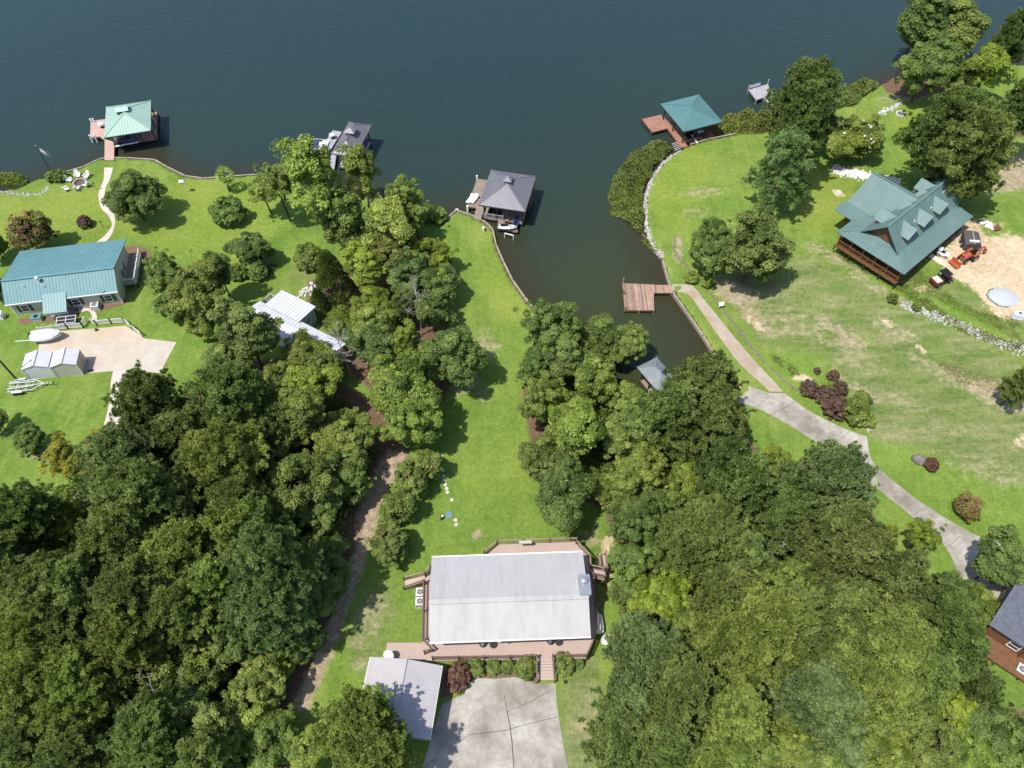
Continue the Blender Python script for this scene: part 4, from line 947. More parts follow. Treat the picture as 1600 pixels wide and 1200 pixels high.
def boathouse(label, rpx, ze, rise, rmat, wmat, decks, floor, cup=None, solid=(), zd=.75, slip=None, bank=None):
    c, a, w, d = fit(rpx, ze); fr = Frame(c, a, 0); T = thing('boathouse', label, 'boathouse', (*c, 0), a)
    pl, caps = hip_planes(w, d, ze, rise); ro = roof(T, pl, rmat, .42, caps=caps, capw=.13)
    fs = MB(); x, y = w/2-.02, d/2-.02
    for p, q in (((-x,-y),(x,-y)),((x,-y),(x,y)),((x,y),(-x,y)),((-x,y),(-x,-y))): fs.bar((*p, ze-.17), (*q, ze-.17), .05, .14)
    fs.build('eave_board', MAT['dark_wood'], T)
    if floor: fx0, fx1, fy0, fy1 = floor
    else: fx0, fx1, fy0, fy1 = -w/2+.5, w/2-.5, -d/2+.5, d/2-.5
    # floor: strips round an open slip
    if slip:
        s0, s1, t0, t1 = slip
        for q in (((fx0,fy0),(s0,fy0),(s0,fy1),(fx0,fy1)), ((s1,fy0),(fx1,fy0),(fx1,fy1),(s1,fy1)), ((s0,fy0),(s1,fy0),(s1,t0),(s0,t0)), ((s0,t1),(s1,t1),(s1,fy1),(s0,fy1))):
            if min(abs(q[1][0]-q[0][0]), abs(q[2][1]-q[1][1])) > .25: deck_part(T, list(q), zd, math.pi/2 if abs(q[1][0]-q[0][0]) > abs(q[2][1]-q[1][1]) else 0, wmat)
    else: deck_part(T, [(fx0,fy0),(fx1,fy0),(fx1,fy1),(fx0,fy1)], zd, math.pi/2, wmat)
    qx0, qx1, qy0, qy1 = max(fx0+.12, -w/2+.35), min(fx1-.12, w/2-.35), max(fy0+.12, -d/2+.35), min(fy1-.12, d/2-.35)
    for i in range(4):
        for j in range(3):
            if i in (0, 3) or j in (0, 2):
                px_, py_ = qx0+(qx1-qx0)*i/3, qy0+(qy1-qy0)*j/2
                MB().box((px_, py_, (ze-.25+zd)/2), (.16, .16, ze-.25-zd)).build('post', MAT['dark_wood'], T)
    bm_ = MB()
    for yy in (qy0, qy1): bm_.bar((qx0, yy, ze-.32), (qx1, yy, ze-.32), .1, .22)
    for xx in (qx0, qx1): bm_.bar((xx, qy0, ze-.35), (xx, qy1, ze-.35), .1, .22)
    bm_.build('beam', MAT['dark_wood'], T)
    for px, z in decks: deck_part(T, P2(fr, px, z), z, random.choice((0, math.pi/2)), wmat)
    for (x0, y0, x1, y1, m_) in solid: MB().bar((x0, y0, (zd+ze)/2-.2), (x1, y1, (zd+ze)/2-.2), .1, ze-zd-.3).build('wall', m_, T)
    if cup:
        cx, cy, cw, cl, ch, kind = cup; zr = ze+rise
        if kind == 'hip':
            o = MB().box((cx, cy, zr-.15), (cw*.8, cl*.8, .9)).build('cupola', rmat, T); pls, cps = hip_planes(cw*1.15, cl*1.15, 0, ch)
            pls = [[(p[0]+cx, p[1]+cy, p[2]+zr+.3) for p in q] for q in pls]; m = MB(); [m.slab(q, .06) for q in pls]; m.build('cupola_roof', rmat, o)
        else:
            o = MB().box((cx, cy, zr-.2), (cw*.86, cl*.86, .75)).build('vent_box', MAT['dark_wood'], T)
            m = MB(); m.slab([(cx-cw/2,cy-cl/2,zr+.15),(cx+cw/2,cy-cl/2,zr+.15),(cx+cw/2,cy,zr+.15+ch),(cx-cw/2,cy,zr+.15+ch)], .06); m.slab([(cx-cw/2,cy+cl/2,zr+.15),(cx-cw/2,cy,zr+.15+ch),(cx+cw/2,cy,zr+.15+ch),(cx+cw/2,cy+cl/2,zr+.15)], .06); m.build('vent_roof', rmat, o)
    return T, fr, w, d, (fx0, fx1, fy0, fy1)
def boat_hull(name, label, p, ang, L_, W_, hullmat, cover, cat='boat', cabin=False):
    T = thing(name, label, cat, tuple(p), ang); h = MB(); secs = [(-.5,.86,.0),(-.3,.98,.0),(0,1,.0),(.25,.82,.05),(.42,.42,.15),(.5,.06,.28)]
    rings = []
    for s, w, up in secs:
        b = W_/2*w; x = s*L_; rings.append([(x,-b,.55+up),(x,-b*.85,.15+up),(x,-b*.2,-.2+up*1.6),(x,b*.2,-.2+up*1.6),(x,b*.85,.15+up),(x,b,.55+up)])
    h.loft(rings); h.build('hull', hullmat, T)
    if cover:
        r2 = []
        for s, w, up in secs: b = W_/2*w*1.02; x = s*L_*1.01; k = .95 if s < .3 else .7; r2.append([(x,-b*1.02,.35+up),(x,-b,.6+up),(x,-b*.45,k+up*.5),(x,b*.45,k+up*.5),(x,b,.6+up),(x,b*1.02,.35+up)])
        MB().loft(r2).build('boat_cover', cover, T)
    else:
        MB().box((-.1*L_, 0, .6), (.45*L_, W_*.7, .1)).build('cockpit_floor', MAT['grey_boat'], T); MB().bar((.12*L_,-W_*.36,.85), (.12*L_,W_*.36,.85), .04, .4).build('windscreen', MAT['glass'], T)
        for x in (-.28, -.08): MB().box((x*L_, 0, .75), (.4, W_*.55, .3)).build('seat', MAT['white_plastic'], T)
    MB().box((-.53*L_, 0, .55), (.35, .3, .8)).build('outboard_motor', MAT['black_metal'], T)
    return T
def jetski(label, p, ang, m1):
    T = thing('jet_ski', label, 'jet ski', tuple(p), ang, 'jet skis on the small dock')
    rings = [[(x,-w,z),(x,-w*.6,z-.28),(x,w*.6,z-.28),(x,w,z),(x,w*.4,z+k),(x,-w*.4,z+k)] for x, w, z, k in ((-1.3,.42,.35,.1),(-.5,.5,.38,.18),(.4,.48,.42,.35),(1.0,.3,.48,.25),(1.4,.05,.55,.05))]
    MB().loft(rings).build('hull', m1, T); MB().loft([[(x,-.18,.5),(x,.18,.5),(x,.14,z),(x,-.14,z)] for x, z in ((-1.0,.75),(-.3,.82),(.15,.78))]).build('seat', MAT['black_metal'], T)
    MB().bar((.35,-.35,.98), (.35,.35,.98), .05, .05).bar((.35,0,.7), (.35,0,.98), .08, .08).build('handlebar', MAT['black_metal'], T)
# mint roofed boathouse, far left
zE = 3.5
T, fr, w, d, fl = boathouse('boathouse with pale mint green hip roof and pinkish dock', [(164,214),(235.5,204.2),(235.8,156.9),(164.7,167.4)], 3.6, 1.5, MAT['mint_roof'], MAT['cedar_deck'], [], None, None, slip=None) if False else (None,)*5
c, a, w, d = fit([(164,214),(235.5,204.2),(235.8,156.9),(164.7,167.4)], 3.7); fr = Frame(c, a, 0)
g = P2(fr, [(178,227),(245,216.5),(245,174.5)], .75); fl = (min(-w/2+.35, g[0][0]), g[1][0], g[0][1], g[2][1])
T, fr, w, d, fl = boathouse('boathouse with pale mint green hip roof and pinkish dock', [(164,214),(235.5,204.2),(235.8,156.9),(164.7,167.4)], 3.7, 1.45, MAT['mint_roof'], MAT['cedar_deck'],
  [], (-w/2+.3, g[1][0], g[0][1], g[2][1]), (-.35, .4, 2.0, 1.5, .35, 'gable'), slip=(-w/2+1.2, 0.1, g[0][1]+1.3, g[2][1]-.2))
deck_part(T, P2(fr, [(140.6,215),(156,213.4),(163,217.8),(166,186),(141.7,188.7)], .75), .75, 0, MAT['pink_deck'])
deck_part(T, P2(fr, [(163.3,250),(178,250),(178.6,222),(163.5,217)], .76), .76, 0, MAT['pink_deck'], depth=2.2)
for u, v in ((142,189),(146,188.5),(141,214.5),(148,214)): MB().box((*fr.L(atz(u, v, 1.0)), .6), (.22, .22, 1.6)).build('mooring_post', MAT['white_plastic'], T)
q1, q2 = P2(fr, [(180,229),(216,222)], .8); MB().tube((*q1, .8), (*q2, .8), .12, n=7).build('lift_rail', MAT['white_plastic'], T)
p = atz(189, 213, .35); boat_hull('covered_boat', 'dark covered boat under the mint green boathouse roof', p, fr.a+math.pi/2, 5.6, 1.9, MAT['grey_boat'], MAT['tarp_dark'])
p = atz(205, 224, .5); jetski('jet ski on the lift rail of the mint roofed boathouse', (p[0], p[1], .75), fr.a, MAT['navy'])
def patio_set(label, u, v, z):
    T = thing('patio_table', label, 'table', tuple(atz(u, v, z))); MB().lathe([(0,.7),(.5,.7),(.52,.73),(.5,.76),(0,.76)]).build('tabletop', MAT['ac_metal'], T); MB().tube((0,0,0), (0,0,.7), .04).lathe([(.02,.0),(.3,.0),(.3,.03),(.02,.06)]).build('pedestal', MAT['black_metal'], T)
patio_set('round patio table on the pinkish dock platform', 159.5, 199, .75)
# grey roofed boathouse behind the tall tree
rp = [(517.5,239.5),(554.5,244.5),(582,195.5),(545,190.5)]
T, fr, w, d, fl = boathouse('grey hip roofed boathouse with cupola behind the tall tree', rp, 3.6, 1.3, MAT['grey_roof'], MAT['silver_wood'], [([(504,227.5),(517,233),(534,206),(520,203.5)], .7), ([(513,263),(522,266),(526,238),(519,236)], .72), ([(505,287),(514,290),(522,264),(513,262)], .74)], None, (0, .1, 1.5, 1.5, .5, 'hip'), slip=(-1.2, 1.2, -2.2, 3.4))
p = atz(510.5, 227, .3); TT = thing('pontoon_boat', 'white and blue pontoon boat moored at the grey dock', 'boat', (p[0]-1.2, p[1]-.4, 0), fr.a+.1)
for s in (-1, 1): MB().tube((-1.9, s*.6, .25), (1.9, s*.6, .25), .26, n=8).build('pontoon', MAT['galvanised'], TT)
MB().box((0,0,.55), (3.9,1.9,.12)).build('boat_deck', MAT['hull_white'], TT); MB().box((-.9,0,.85), (1.4,1.5,.45)).build('seat', MAT['navy'], TT); MB().box((1.1,0,.85), (1.1,1.6,.4)).build('seat', MAT['hull_white'], TT)
r_ = MB()
for y in (-.93, .93): r_.bar((-1.9,y,1.1), (1.9,y,1.1), .05, .05); [r_.box((x,y,.85), (.05,.05,.5)) for x in (-1.9,-.6,.7,1.9)]
r_.build('guard_rail', MAT['white_plastic'], TT)
patio_set('small patio table on the grey weathered dock', 520, 216, .7)
# grey roofed boathouse in the middle
rp = [(748.7,319.5),(820.5,331),(838,275.5),(766.7,265.5)]
T, fr, w, d, fl = boathouse('square grey hip roofed boathouse with cupola in the middle', rp, 3.6, 1.75, MAT['grey_roof'], MAT['grey_wood'],
  [([(730,323),(747.5,325),(762,281.5),(745.5,279)], .75), ([(739.5,341),(751,344.5),(757,324),(746,320)], .76), ([(777,356),(786,358),(790,342),(780,336)], .70), ([(777,357),(809,362),(807,352),(786,348.5)], .69)], None, (0, .1, 1.15, 1.15, .6, 'hip'), slip=(-2.6, -.5, -2.8, 3.6),
  solid=((-.4, -.3, 3.4, -.3, MAT['log_wood']), (-.4, -.3, -.4, 2.6, MAT['log_wood']), (3.4, -.3, 3.4, 3.4, MAT['log_wood'])))
railing(T, [(fl[0]+.1, fl[2]+.08), (fl[0]+3.0, fl[2]+.08)], .76, MAT['silver_wood'], .8)
for k, (u, v) in enumerate(((789,373),(802,375))):
    pass
q1, q2 = P2(fr, [(788.5,367.5),(802,371)], .5); m = MB(); m.bar((*q1,.9), (*q2,.9), .12, .1); [m.box((*q, -.3), (.1,.1,2.4)) for q in (q1, q2)]; m.build('lift_rail', MAT['white_plastic'], T)
pz = P2(fr, [(730.5,324)], .8)[0]; MB().box((*pz, .4), (.3,.3,1.4)).build('mooring_post', MAT['white_plastic'], T)
pz = P2(fr, [(745.3,278.5)], .8)[0]; MB().box((*pz, .5), (.25,.25,1.6)).build('mooring_post', MAT['white_plastic'], T)
p = atz(806, 349, .6); jetski('blue jet ski beside the middle boathouse', (p[0], p[1], .45), fr.a+1.5, MAT['navy'])
p = atz(793, 355.5, 1.0); jetski('grey jet ski on the small dock of the middle boathouse', (p[0], p[1], .75), fr.a+.1, MAT['ac_metal'])
def lounger(label, u, v, z, ang):
    T = thing('lounge_chair', label, 'lounge chair', tuple(atz(u, v, z)), ang, 'white loungers on the dock'); MB().box((.3,0,.32), (1.25,.6,.07)).build('seat', MAT['white_plastic'], T); MB().box((-.55,0,.5), (.75,.6,.07), 0, (.6,'Y')).build('backrest', MAT['white_plastic'], T)
    for x in (-.3, .8):
        for y in (-.26, .26): MB().box((x,y,.15), (.06,.06,.3)).build('leg', MAT['white_plastic'], T)
lounger('left white lounger on the middle boathouse dock', 735, 313.5, .75, fr.a+1.3+math.pi); lounger('right white lounger on the middle boathouse dock', 741.5, 313.5, .75, fr.a+1.3+math.pi)
# teal roofed boathouse on the right
rp = [(1068.5,206),(1129,190),(1092,148),(1032,162)]
T, fr, w, d, fl = boathouse('teal hip roofed boathouse with red cedar dock', rp, 3.5, .95, MAT['dock_teal_roof'], MAT['cedar_deck'],
  [([(1003,186),(1019.5,206.5),(1043,200.5),(1033,179)], .75), ([(1066,231),(1075,228.5),(1038,183),(1032,185)], .76)], None, None, slip=(-1.6, 1.6, -2.8, 3.6), solid=((3.3, -3.2, 3.3, 3.2, MAT['log_wood']),))
q1, q2 = P2(fr, [(1081,214),(1090,225)], .6); MB().tube((*q1,.9), (*q2,.7), .1, n=7).build('gangway_rail', MAT['white_plastic'], T)
lad = P2(fr, [(1050,225),(1062,220),(1066,228),(1055,233)], .7); m = MB()
for i in range(5): s = i/4; A_ = np.array(lad[0])*(1-s)+np.array(lad[3])*s; B_ = np.array(lad[1])*(1-s)+np.array(lad[2])*s; m.bar((*A_, .65-.06*i), (*B_, .65-.06*i), .14, .06)
m.build('dock_steps', MAT['silver_wood'], T)
p = atz(1088, 202, .6); boat_hull('moored_boat', 'small dark boat under the teal boathouse roof', (p[0], p[1], .3), fr.a+math.pi/2, 4.6, 1.7, MAT['grey_boat'], None)
# grey cove boathouse half hidden by trees
rp = [(1027,613),(1059,595),(1026,557.5),(996.5,573.5)]
boathouse('grey blue hip roofed boathouse half hidden by cove trees', rp, 3.2, .9, MAT['slate_roof'] if 'slate_roof' in MAT else M('slate_roof', (.17,.20,.215), .6, .1, 1.0, (1,1,1), (.26,.29,.30), .6, .5), MAT['grey_wood'], [([(1048,665),(1062,672),(1082,655),(1070,645)], .7)], None, None, slip=None)
# open docks
def dock(label, polys, z, mat, single=False, ang=0.0, pitch=.16, pm=None, posts=()):
    c = np.mean([atz(u, v, z)[:2] for u, v in polys[0]], 0); fr = Frame(c, 0, 0); T = thing('dock', label, 'dock', (*c, 0))
    for k, px in enumerate(polys): deck_part(T, P2(fr, px, z-.012*k), z-.012*k, ang, mat, pitch, single=single, pm=pm)
    for u, v in posts: MB().tube((*fr.L(atz(u, v, z)), z-.3), (*fr.L(atz(u, v, z)), z+.9), .1, n=7).build('mooring_post', pm or MAT['bark'], T)
    return T, fr
dock('brown plank dock reaching into the cove from the path', [[(973,442.5),(976,484.5),(1022.5,484.5),(1021,444.5)], [(1021,445),(1021.3,457.5),(1050,457.5),(1049,445.5)]], .7, MAT['brown_board'], True, math.pi/2, .24, MAT['brown_board'], ((973.5,442),(974,460),(976.5,484)))
T, fr = dock('small weathered grey dock beside the round pine', [[(1169.5,139.5),(1182,156),(1209,147),(1199.5,131.5)], [(1194,152),(1206,170),(1224,182),(1226,176),(1211,160),(1204,147)]], .9, MAT['silver_wood'], False, .5, .18, MAT['silver_wood'], ((1199.5,131.5),(1169.5,140)))
q1, q2 = P2(fr, [(1170,136),(1188,131)], 1.3); m = MB(); m.bar((*q1,1.5), (*q2,1.5), .1, .06); m.bar((*q1,1.2), (*q2,1.2), .4, .06); [m.box((*(np.array(q1)*(1-s)+np.array(q2)*s), 1.1), (.08,.08,.8)) for s in (0,.5,1)]; m.build('bench', MAT['silver_wood'], T)

# ------------------------------------------------------------------ houses
def gable_wall(mb, w, d, ze, rise, ridge='x', z0=0.0):
    x, y = w/2, d/2; k = z0
    if ridge == 'x': prof = [(-y,k),(y,k),(y,ze),(0,ze+rise),(-y,ze)]; r = [[(s*x, a, b) for a, b in prof] for s in (-1, 1)]
    else: prof = [(-x,k),(x,k),(x,ze),(0,ze+rise),(-x,ze)]; r = [[(a, s*y, b) for a, b in prof] for s in (-1, 1)]
    mb.loft(r); return mb
def gable_planes(w, d, ze, rise, ridge='x', off=0.0):
    x, y, zr = w/2, d/2, ze+rise
    if ridge == 'x': return [[(-x,-y,ze),(x,-y,ze),(x,off,zr),(-x,off,zr)], [(x,y,ze),(-x,y,ze),(-x,off,zr),(x,off,zr)]], [((-x,off,zr),(x,off,zr))]
    return [[(x,-y,ze),(x,y,ze),(off,y,zr),(off,-y,zr)], [(-x,y,ze),(-x,-y,ze),(off,-y,zr),(off,y,zr)]], [((off,-y,zr),(off,y,zr))]
def ac_unit(label, u, v, s=.8, h=.75, up=0.0, group=None, rz=0.0):
    p = at(u, v, up); T = thing('air_conditioner', label, 'air conditioner', (p[0], p[1], p[2]), rz, group); b = MB()
    for x in (-1, 1):
        for y in (-1, 1): b.box((x*s*.46, y*s*.46, h/2), (.07,.07,h))
    b.box((0,0,h/2), (s*.93, s*.93, h-.05)); b.build('casing', MAT['ac_metal'], T)
    t_ = MB().lathe([(s*.38,h-.0),(s*.46,h),(s*.47,h+.03),(s*.38,h+.03)], n=14); t_.box((s*.43,0,h+.01), (s*.12,s,.05)).box((-s*.43,0,h+.01), (s*.12,s,.05)).box((0,s*.43,h+.01), (s*.74,s*.12,.05)).box((0,-s*.43,h+.01), (s*.74,s*.12,.05)); t_.build('top_panel', MAT['white_plastic'], T)
    f = MB().lathe([(.01,h+.012),(s*.40,h+.012),(s*.40,h-.01)], n=14); f.build('fan_well', MAT['black_metal'], T)
    g_ = MB(); [g_.lathe([(s*r-.008,h+.02),(s*r+.008,h+.02),(s*r+.008,h+.035),(s*r-.008,h+.035)], n=14) for r in (.1,.2,.3)]; [g_.box((0,0,h+.028), (s*.76,.02,.015), k*math.pi/4) for k in range(4)]; g_.build('fan_grille', MAT['ac_metal'], T)
    MB().box((0,0,.03), (s*1.2,s*1.2,.06)).build('base_slab', MAT['concrete'], T); return T
# ---- big house with wrap-round deck
g0 = float(at(800, 960)[2]); ZE = g0+3.9
c, a, w, d = fit([(671.5,1004),(923,994),(910.8,862.7),(674.3,870.6)], ZE); fr = Frame(c, a, g0)
T = thing('house', 'big house with white ribbed metal roof and wrap round deck', 'house', (c[0], c[1], g0), a); e = ZE-g0; BH = T
rl = [fr.L(atz(669.5, 943.7, ZE+1.35)), fr.L(atz(919.8, 929.7, ZE+1.35))]; off = (rl[0][1]+rl[1][1])/2
pl, cp = gable_planes(w, d, e, 1.35, 'x', off); roof(T, pl[:1], MAT['white_roof'], .30, caps=cp, capw=.5, seam=MAT['seam_grey'], ribh=.022); roof(T, pl[1:], MAT['white_roof_far'], .30, name='lake_side_roof', seam=MAT['seam_grey'], ribh=.022)
x, y = w/2-.7, d/2-.9; wl = MB().loft([[(s*x,-y,.0),(s*x,y,.0),(s*x,y,e-.02),(s*x,off,e+1.05),(s*x,-y,e-.02)] for s in (-1, 1)]); wl.build('wall', MAT['cream_siding'], T)
gt = MB(); gt.bar((-w/2,-d/2-.07,e-.07), (w/2,-d/2-.07,e-.07), .13, .13); gt.build('gutter', MAT['trim'], T); gt = MB().bar((-w/2,d/2+.07,e-.07), (w/2,d/2+.07,e-.07), .13, .13); gt.build('gutter', MAT['trim'], T)
for xx in (-5.5, -2, 4.5): window(T, (xx, -y, 2.2), (0,-1), 1.0, 1.3)
for xx in (-6, -3, 0, 3, 6): window(T, (xx, y, 2.2), (0,1), 1.4, 1.5)
for s in (-1, 1):
    for yy in (-2.5, 2): window(T, (s*x, yy, 2.2), (s,0), 1.0, 1.3)
do = MB().box((1.5+3, -y-.03, 1.95), (1.0,.07,2.05)).build('door', MAT['rail_brown'], T); MB().box((1.5+3.38, -y-.08, 1.95), (.06,.06,.16)).build('handle', MAT['galvanised'], do)
ch = MB().box((w/2-.35, off+1.0, (e+1.9)/2), (1.0,1.9,e+1.9)).build('chimney', MAT['ac_metal'], T); MB().box((w/2-.35, off+1.0, e+1.93), (1.16,2.06,.06)).build('chimney_cap', MAT['galvanised'], ch); MB().lathe([(.02,e+2.35),(.36,e+2.3),(.36,e+2.22),(.2,e+2.2),(.2,e+1.9)], (w/2-.35, off+1.4, 0), 14).build('flue', MAT['galvanised'], ch)
for xx, yy in ((-2.6,-d/2-.02), (3.9,-d/2-.02)): MB().lathe([(.02,e-.16),(.3,e-.22),(.42,e-.3),(.42,e-.34),(.02,e-.34)], (xx, yy-.12, -.1), 14).build('porch_lamp', MAT['black_metal'], T)
MB().box((-1.1,-d/2-.02,e-.2), (.3,.3,.14)).build('flood_light', MAT['white_plastic'], T)
# deck, in convex pieces
zd = 1.05; DZ = g0+zd
def dk(px): return P2(fr, px, DZ)
pieces = [([(661,1004),(676,1032),(917,1028),(931,990),(931,985),(661,990)], 'near'), ([(661,990),(680,990),(680,885),(672,887),(662,912)], 'left'), ([(755,868),(776.4,850),(900,846),(921,868),(921,880),(755,880)], 'far'), ([(905,990),(934,986),(925.5,895),(921,868),(905,868)], 'right'), ([(605,1004),(602,1023),(640,1031),(676,1032),(661,1004)], 'annexe'), ([(921,886),(921,900),(945,906),(946,893)], 'landing')]
for px, nm in pieces: deck_part(T, dk(px), zd-.004*len(nm), fr.a*0+(math.pi/2 if nm not in ('right','left') else 0), MAT['composite'], .15, piles=2.4, pm=MAT['rail_brown'], depth=1.6)
def P3(px, z=None): return [fr.L(atz(u, v, DZ if z is None else z)) for u, v in px]
RB, RT = MAT['rail_brown'], MAT['rail_tan']
railing(T, P3([(676.5,1031),(837,1028.5)]), zd, RB, .95, 2.3); railing(T, P3([(864,1028),(916,1027),(934,987),(926,901)]), zd, RB, .95, 2.6)
railing(T, P3([(921,900),(945,905)]), zd, RB, .95, 2.2); railing(T, P3([(945,893),(922,888),(921,873),(900,850),(900,846.5),(776.8,850.5),(757,867)]), zd, RT, .95, 2.5, RB)
railing(T, P3([(673,888),(664.5,901)]), zd, RT, .95, 2, RB); railing(T, P3([(663,914),(661.5,1001),(677,1018),(664,1022)]), zd, RB, .95, 2.6)
# stairs and ramps of the deck
def flight(T, a0, a1, b0, b1, z0, z1, n, mat, side=None):   # treads from edge a (top) to edge b (bottom)
    for i in range(n):
        s, s2 = i/n, (i+1)/n; p = [np.array(a0)*(1-s)+np.array(b0)*s, np.array(a1)*(1-s)+np.array(b1)*s, np.array(a1)*(1-s2)+np.array(b1)*s2, np.array(a0)*(1-s2)+np.array(b0)*s2]; z = z0+(z1-z0)*(i+1)/(n+1)
        MB().slab([(*q, z) for q in p], .06).build('tread', mat, T)
    m = MB(); m.bar((*a0, z0-.2), (*b0, z1-.1), .06, .26); m.bar((*a1, z0-.2), (*b1, z1-.1), .06, .26); m.build('stringer', side or mat, T)
s0, s1, s2_, s3 = P3([(838.5,1028.5),(863,1028)]) + [fr.L(atz(838.5,1068,g0+.1)), fr.L(atz(866,1067,g0+.1))]
flight(T, s0, s1, s2_, s3, zd, .05, 8, MAT['composite'], RB)
for q0, q1 in ((s0, s2_), (s1, s3)): railing(T, [(*q0, zd), (*q1, .1)], 0, RB, .9, 2.4)
r0, r1, r2, r3 = P3([(665,899),(664,911)])+[fr.L(atz(631.5,907,g0+.3)), fr.L(atz(632,922,g0+.3))]
MB().slab([(*r0,zd), (*r1,zd), (*r3,.28), (*r2,.28)], .08).build('ramp', MAT['composite'], T); railing(T, [(*r0,zd),(*r2,.28)], 0, RT, .9, 2.4, RB); railing(T, [(*r1,zd),(*r3,.28)], 0, RB, .9, 2.4)
t0, t1, t2, t3 = P3([(937,889),(948,893)])+[fr.L(atz(934,867,g0+.5)), fr.L(atz(946,866,g0+.5))]
MB().slab([(*t0,zd), (*t1,zd), (*t3,.35), (*t2,.35)], .08).build('ramp', MAT['composite'], T); railing(T, [(*t0,zd),(*t2,.35)], 0, RT, .9, 1.6, RB); railing(T, [(*t1,zd),(*t3,.35)], 0, RT, .9, 1.6, RB)
q = P3([(616,1005),(623,1006),(625,993),(618,992.5)], g0+.5); MB().slab([(*p_, .5) for p_ in q], .08).build('side_step', MAT['composite'], T)
# things on and round the deck
def bench(label, p, rz, mat, L_=1.5, name='garden_bench', back=True):
    T = thing(name, label, 'bench', tuple(p), rz); s = MB(); [s.box((0, -.2+.13*i, .44), (L_,.11,.04)) for i in range(4)]; s.build('seat', mat, T)
    if back: b = MB(); [b.box((0, .3, .6+.13*i), (L_,.04,.1)) for i in range(3)]; b.build('backrest', mat, T)
    for x in (-L_/2+.1, L_/2-.1):
        for y in (-.2, .28): MB().box((x,y,.22), (.07,.07,.44)).build('leg', mat, T)
    return T
p = atz(821, 848.5, DZ+.9); b = thing('deck_planter', 'white planter box hung on the far deck rail', 'planter', (p[0], p[1], DZ+.98), a); MB().box((0,0,.1), (1.3,.3,.2)).build('box', MAT['cream_stone'], b); mm = MB(); [mm.box((-.5+.2*i, 0, .24), (.14,.2,.1), i) for i in range(6)]; mm.build('planting', MAT['cream_stone'], b)
AC = 'air conditioners beside the deck'
ac_unit('upper white air conditioner left of the big house deck', 657.5, 929, .85, .8, 0, None, a); ac_unit('lower white air conditioner left of the big house deck', 657, 943.5, .85, .8, 0, None, a)
p = at(935, 977, 0); Tk = thing('propane_tank', 'white propane tank beside the right deck rail', 'tank', (p[0], p[1], p[2]), a+math.pi/2+.05)
MB().lathe([(.01,-1.05),(.25,-1.0),(.42,-.85),(.46,-.7),(.46,.7),(.42,.85),(.25,1.0),(.01,1.05)], n=14).build('shell', MAT['white_plastic'], Tk, smooth=True); Tk.children[0].rotation_euler = (0, math.pi/2, 0); Tk.children[0].location = (0,0,.62)
MB().lathe([(.16,1.05),(.18,1.15),(.17,1.22),(.01,1.25)], n=10).build('valve_dome', MAT['white_plastic'], Tk); [MB().box((s*.6,0,.09), (.2,.7,.2)).build('foot', MAT['concrete'], Tk) for s in (-1,1)]
def dish(label, u, v, pole, rz, zbase=None):
    p = at(u, v, 0); z = p[2] if zbase is None else zbase; T = thing('satellite_dish', label, 'satellite dish', (p[0], p[1], z), rz)
    MB().tube((0,0,0), (0,0,pole), .035).build('pole', MAT['black_metal'], T); d_ = MB().lathe([(.01,0),(.2,.02),(.4,.09),(.52,.16),(.54,.16),(.42,.07),(.2,-.01),(.01,-.03)], n=18).build('reflector', MAT['white_plastic'], T, (0,-.1,pole+.1), smooth=True); d_.rotation_euler = (.75,0,0)
    MB().bar((0,-.2,pole), (0,-.85,pole+.35), .04,.04).box((0,-.88,pole+.38), (.1,.16,.1)).build('feed_arm', MAT['ac_metal'], T)
dish('white satellite dish on a pole right of the big deck', 943, 1004, 1.3, .4)
dish('white satellite dish standing on the deck annexe', 611, 1027, .8, -.3, DZ)
p = at(884, 1065.5); o = MB().lathe([(.01,.06),(.2,.06),(.22,0)], n=10).build('valve_cover', MAT['black_metal'], None, tuple(p)); tag(o, 'small dark valve cover in the lawn right of the steps', 'cover')
# ---- carport
g1 = float(at(630, 1090)[2]); c, a2, w, d = fit([(556,1140),(671,1158),(691.5,1041),(576,1025)], g1+2.9); T = thing('carport', 'carport with stained pale metal roof beside the driveway', 'carport', (c[0], c[1], g1), a2)
pl, cp = gable_planes(w, d, 2.9, .8, 'y'); roof(T, pl, MAT['grey_white_roof'], .36, caps=cp, capw=.45, ribh=.028)
[MB().box((sx_*(w/2-.5), y_*(d/2-.5), 1.42), (.18,.18,2.75)).build('post', MAT['rail_brown'], T) for sx_ in (-1,1) for y_ in (-1,0,1)]
MB().box((0, d/2-.45, 1.4), (w-1.2,.12,2.6)).build('back_wall', MAT['cream_siding'], T); MB().box((-w/2+.45, 0, 1.4), (.12,d-1.2,2.6)).build('side_wall', MAT['cream_siding'], T); [MB().bar((s*(w/2+.02),-d/2,2.8), (s*(w/2+.02),d/2,2.8), .05, .16).build('fascia', MAT['trim'], T) for s in (-1,1)]
MB().box((0,0,.06), (w-.8,d-.8,.12)).build('floor_slab', MAT['concrete'], T)
p = atz(654, 1129, g1+3.2)
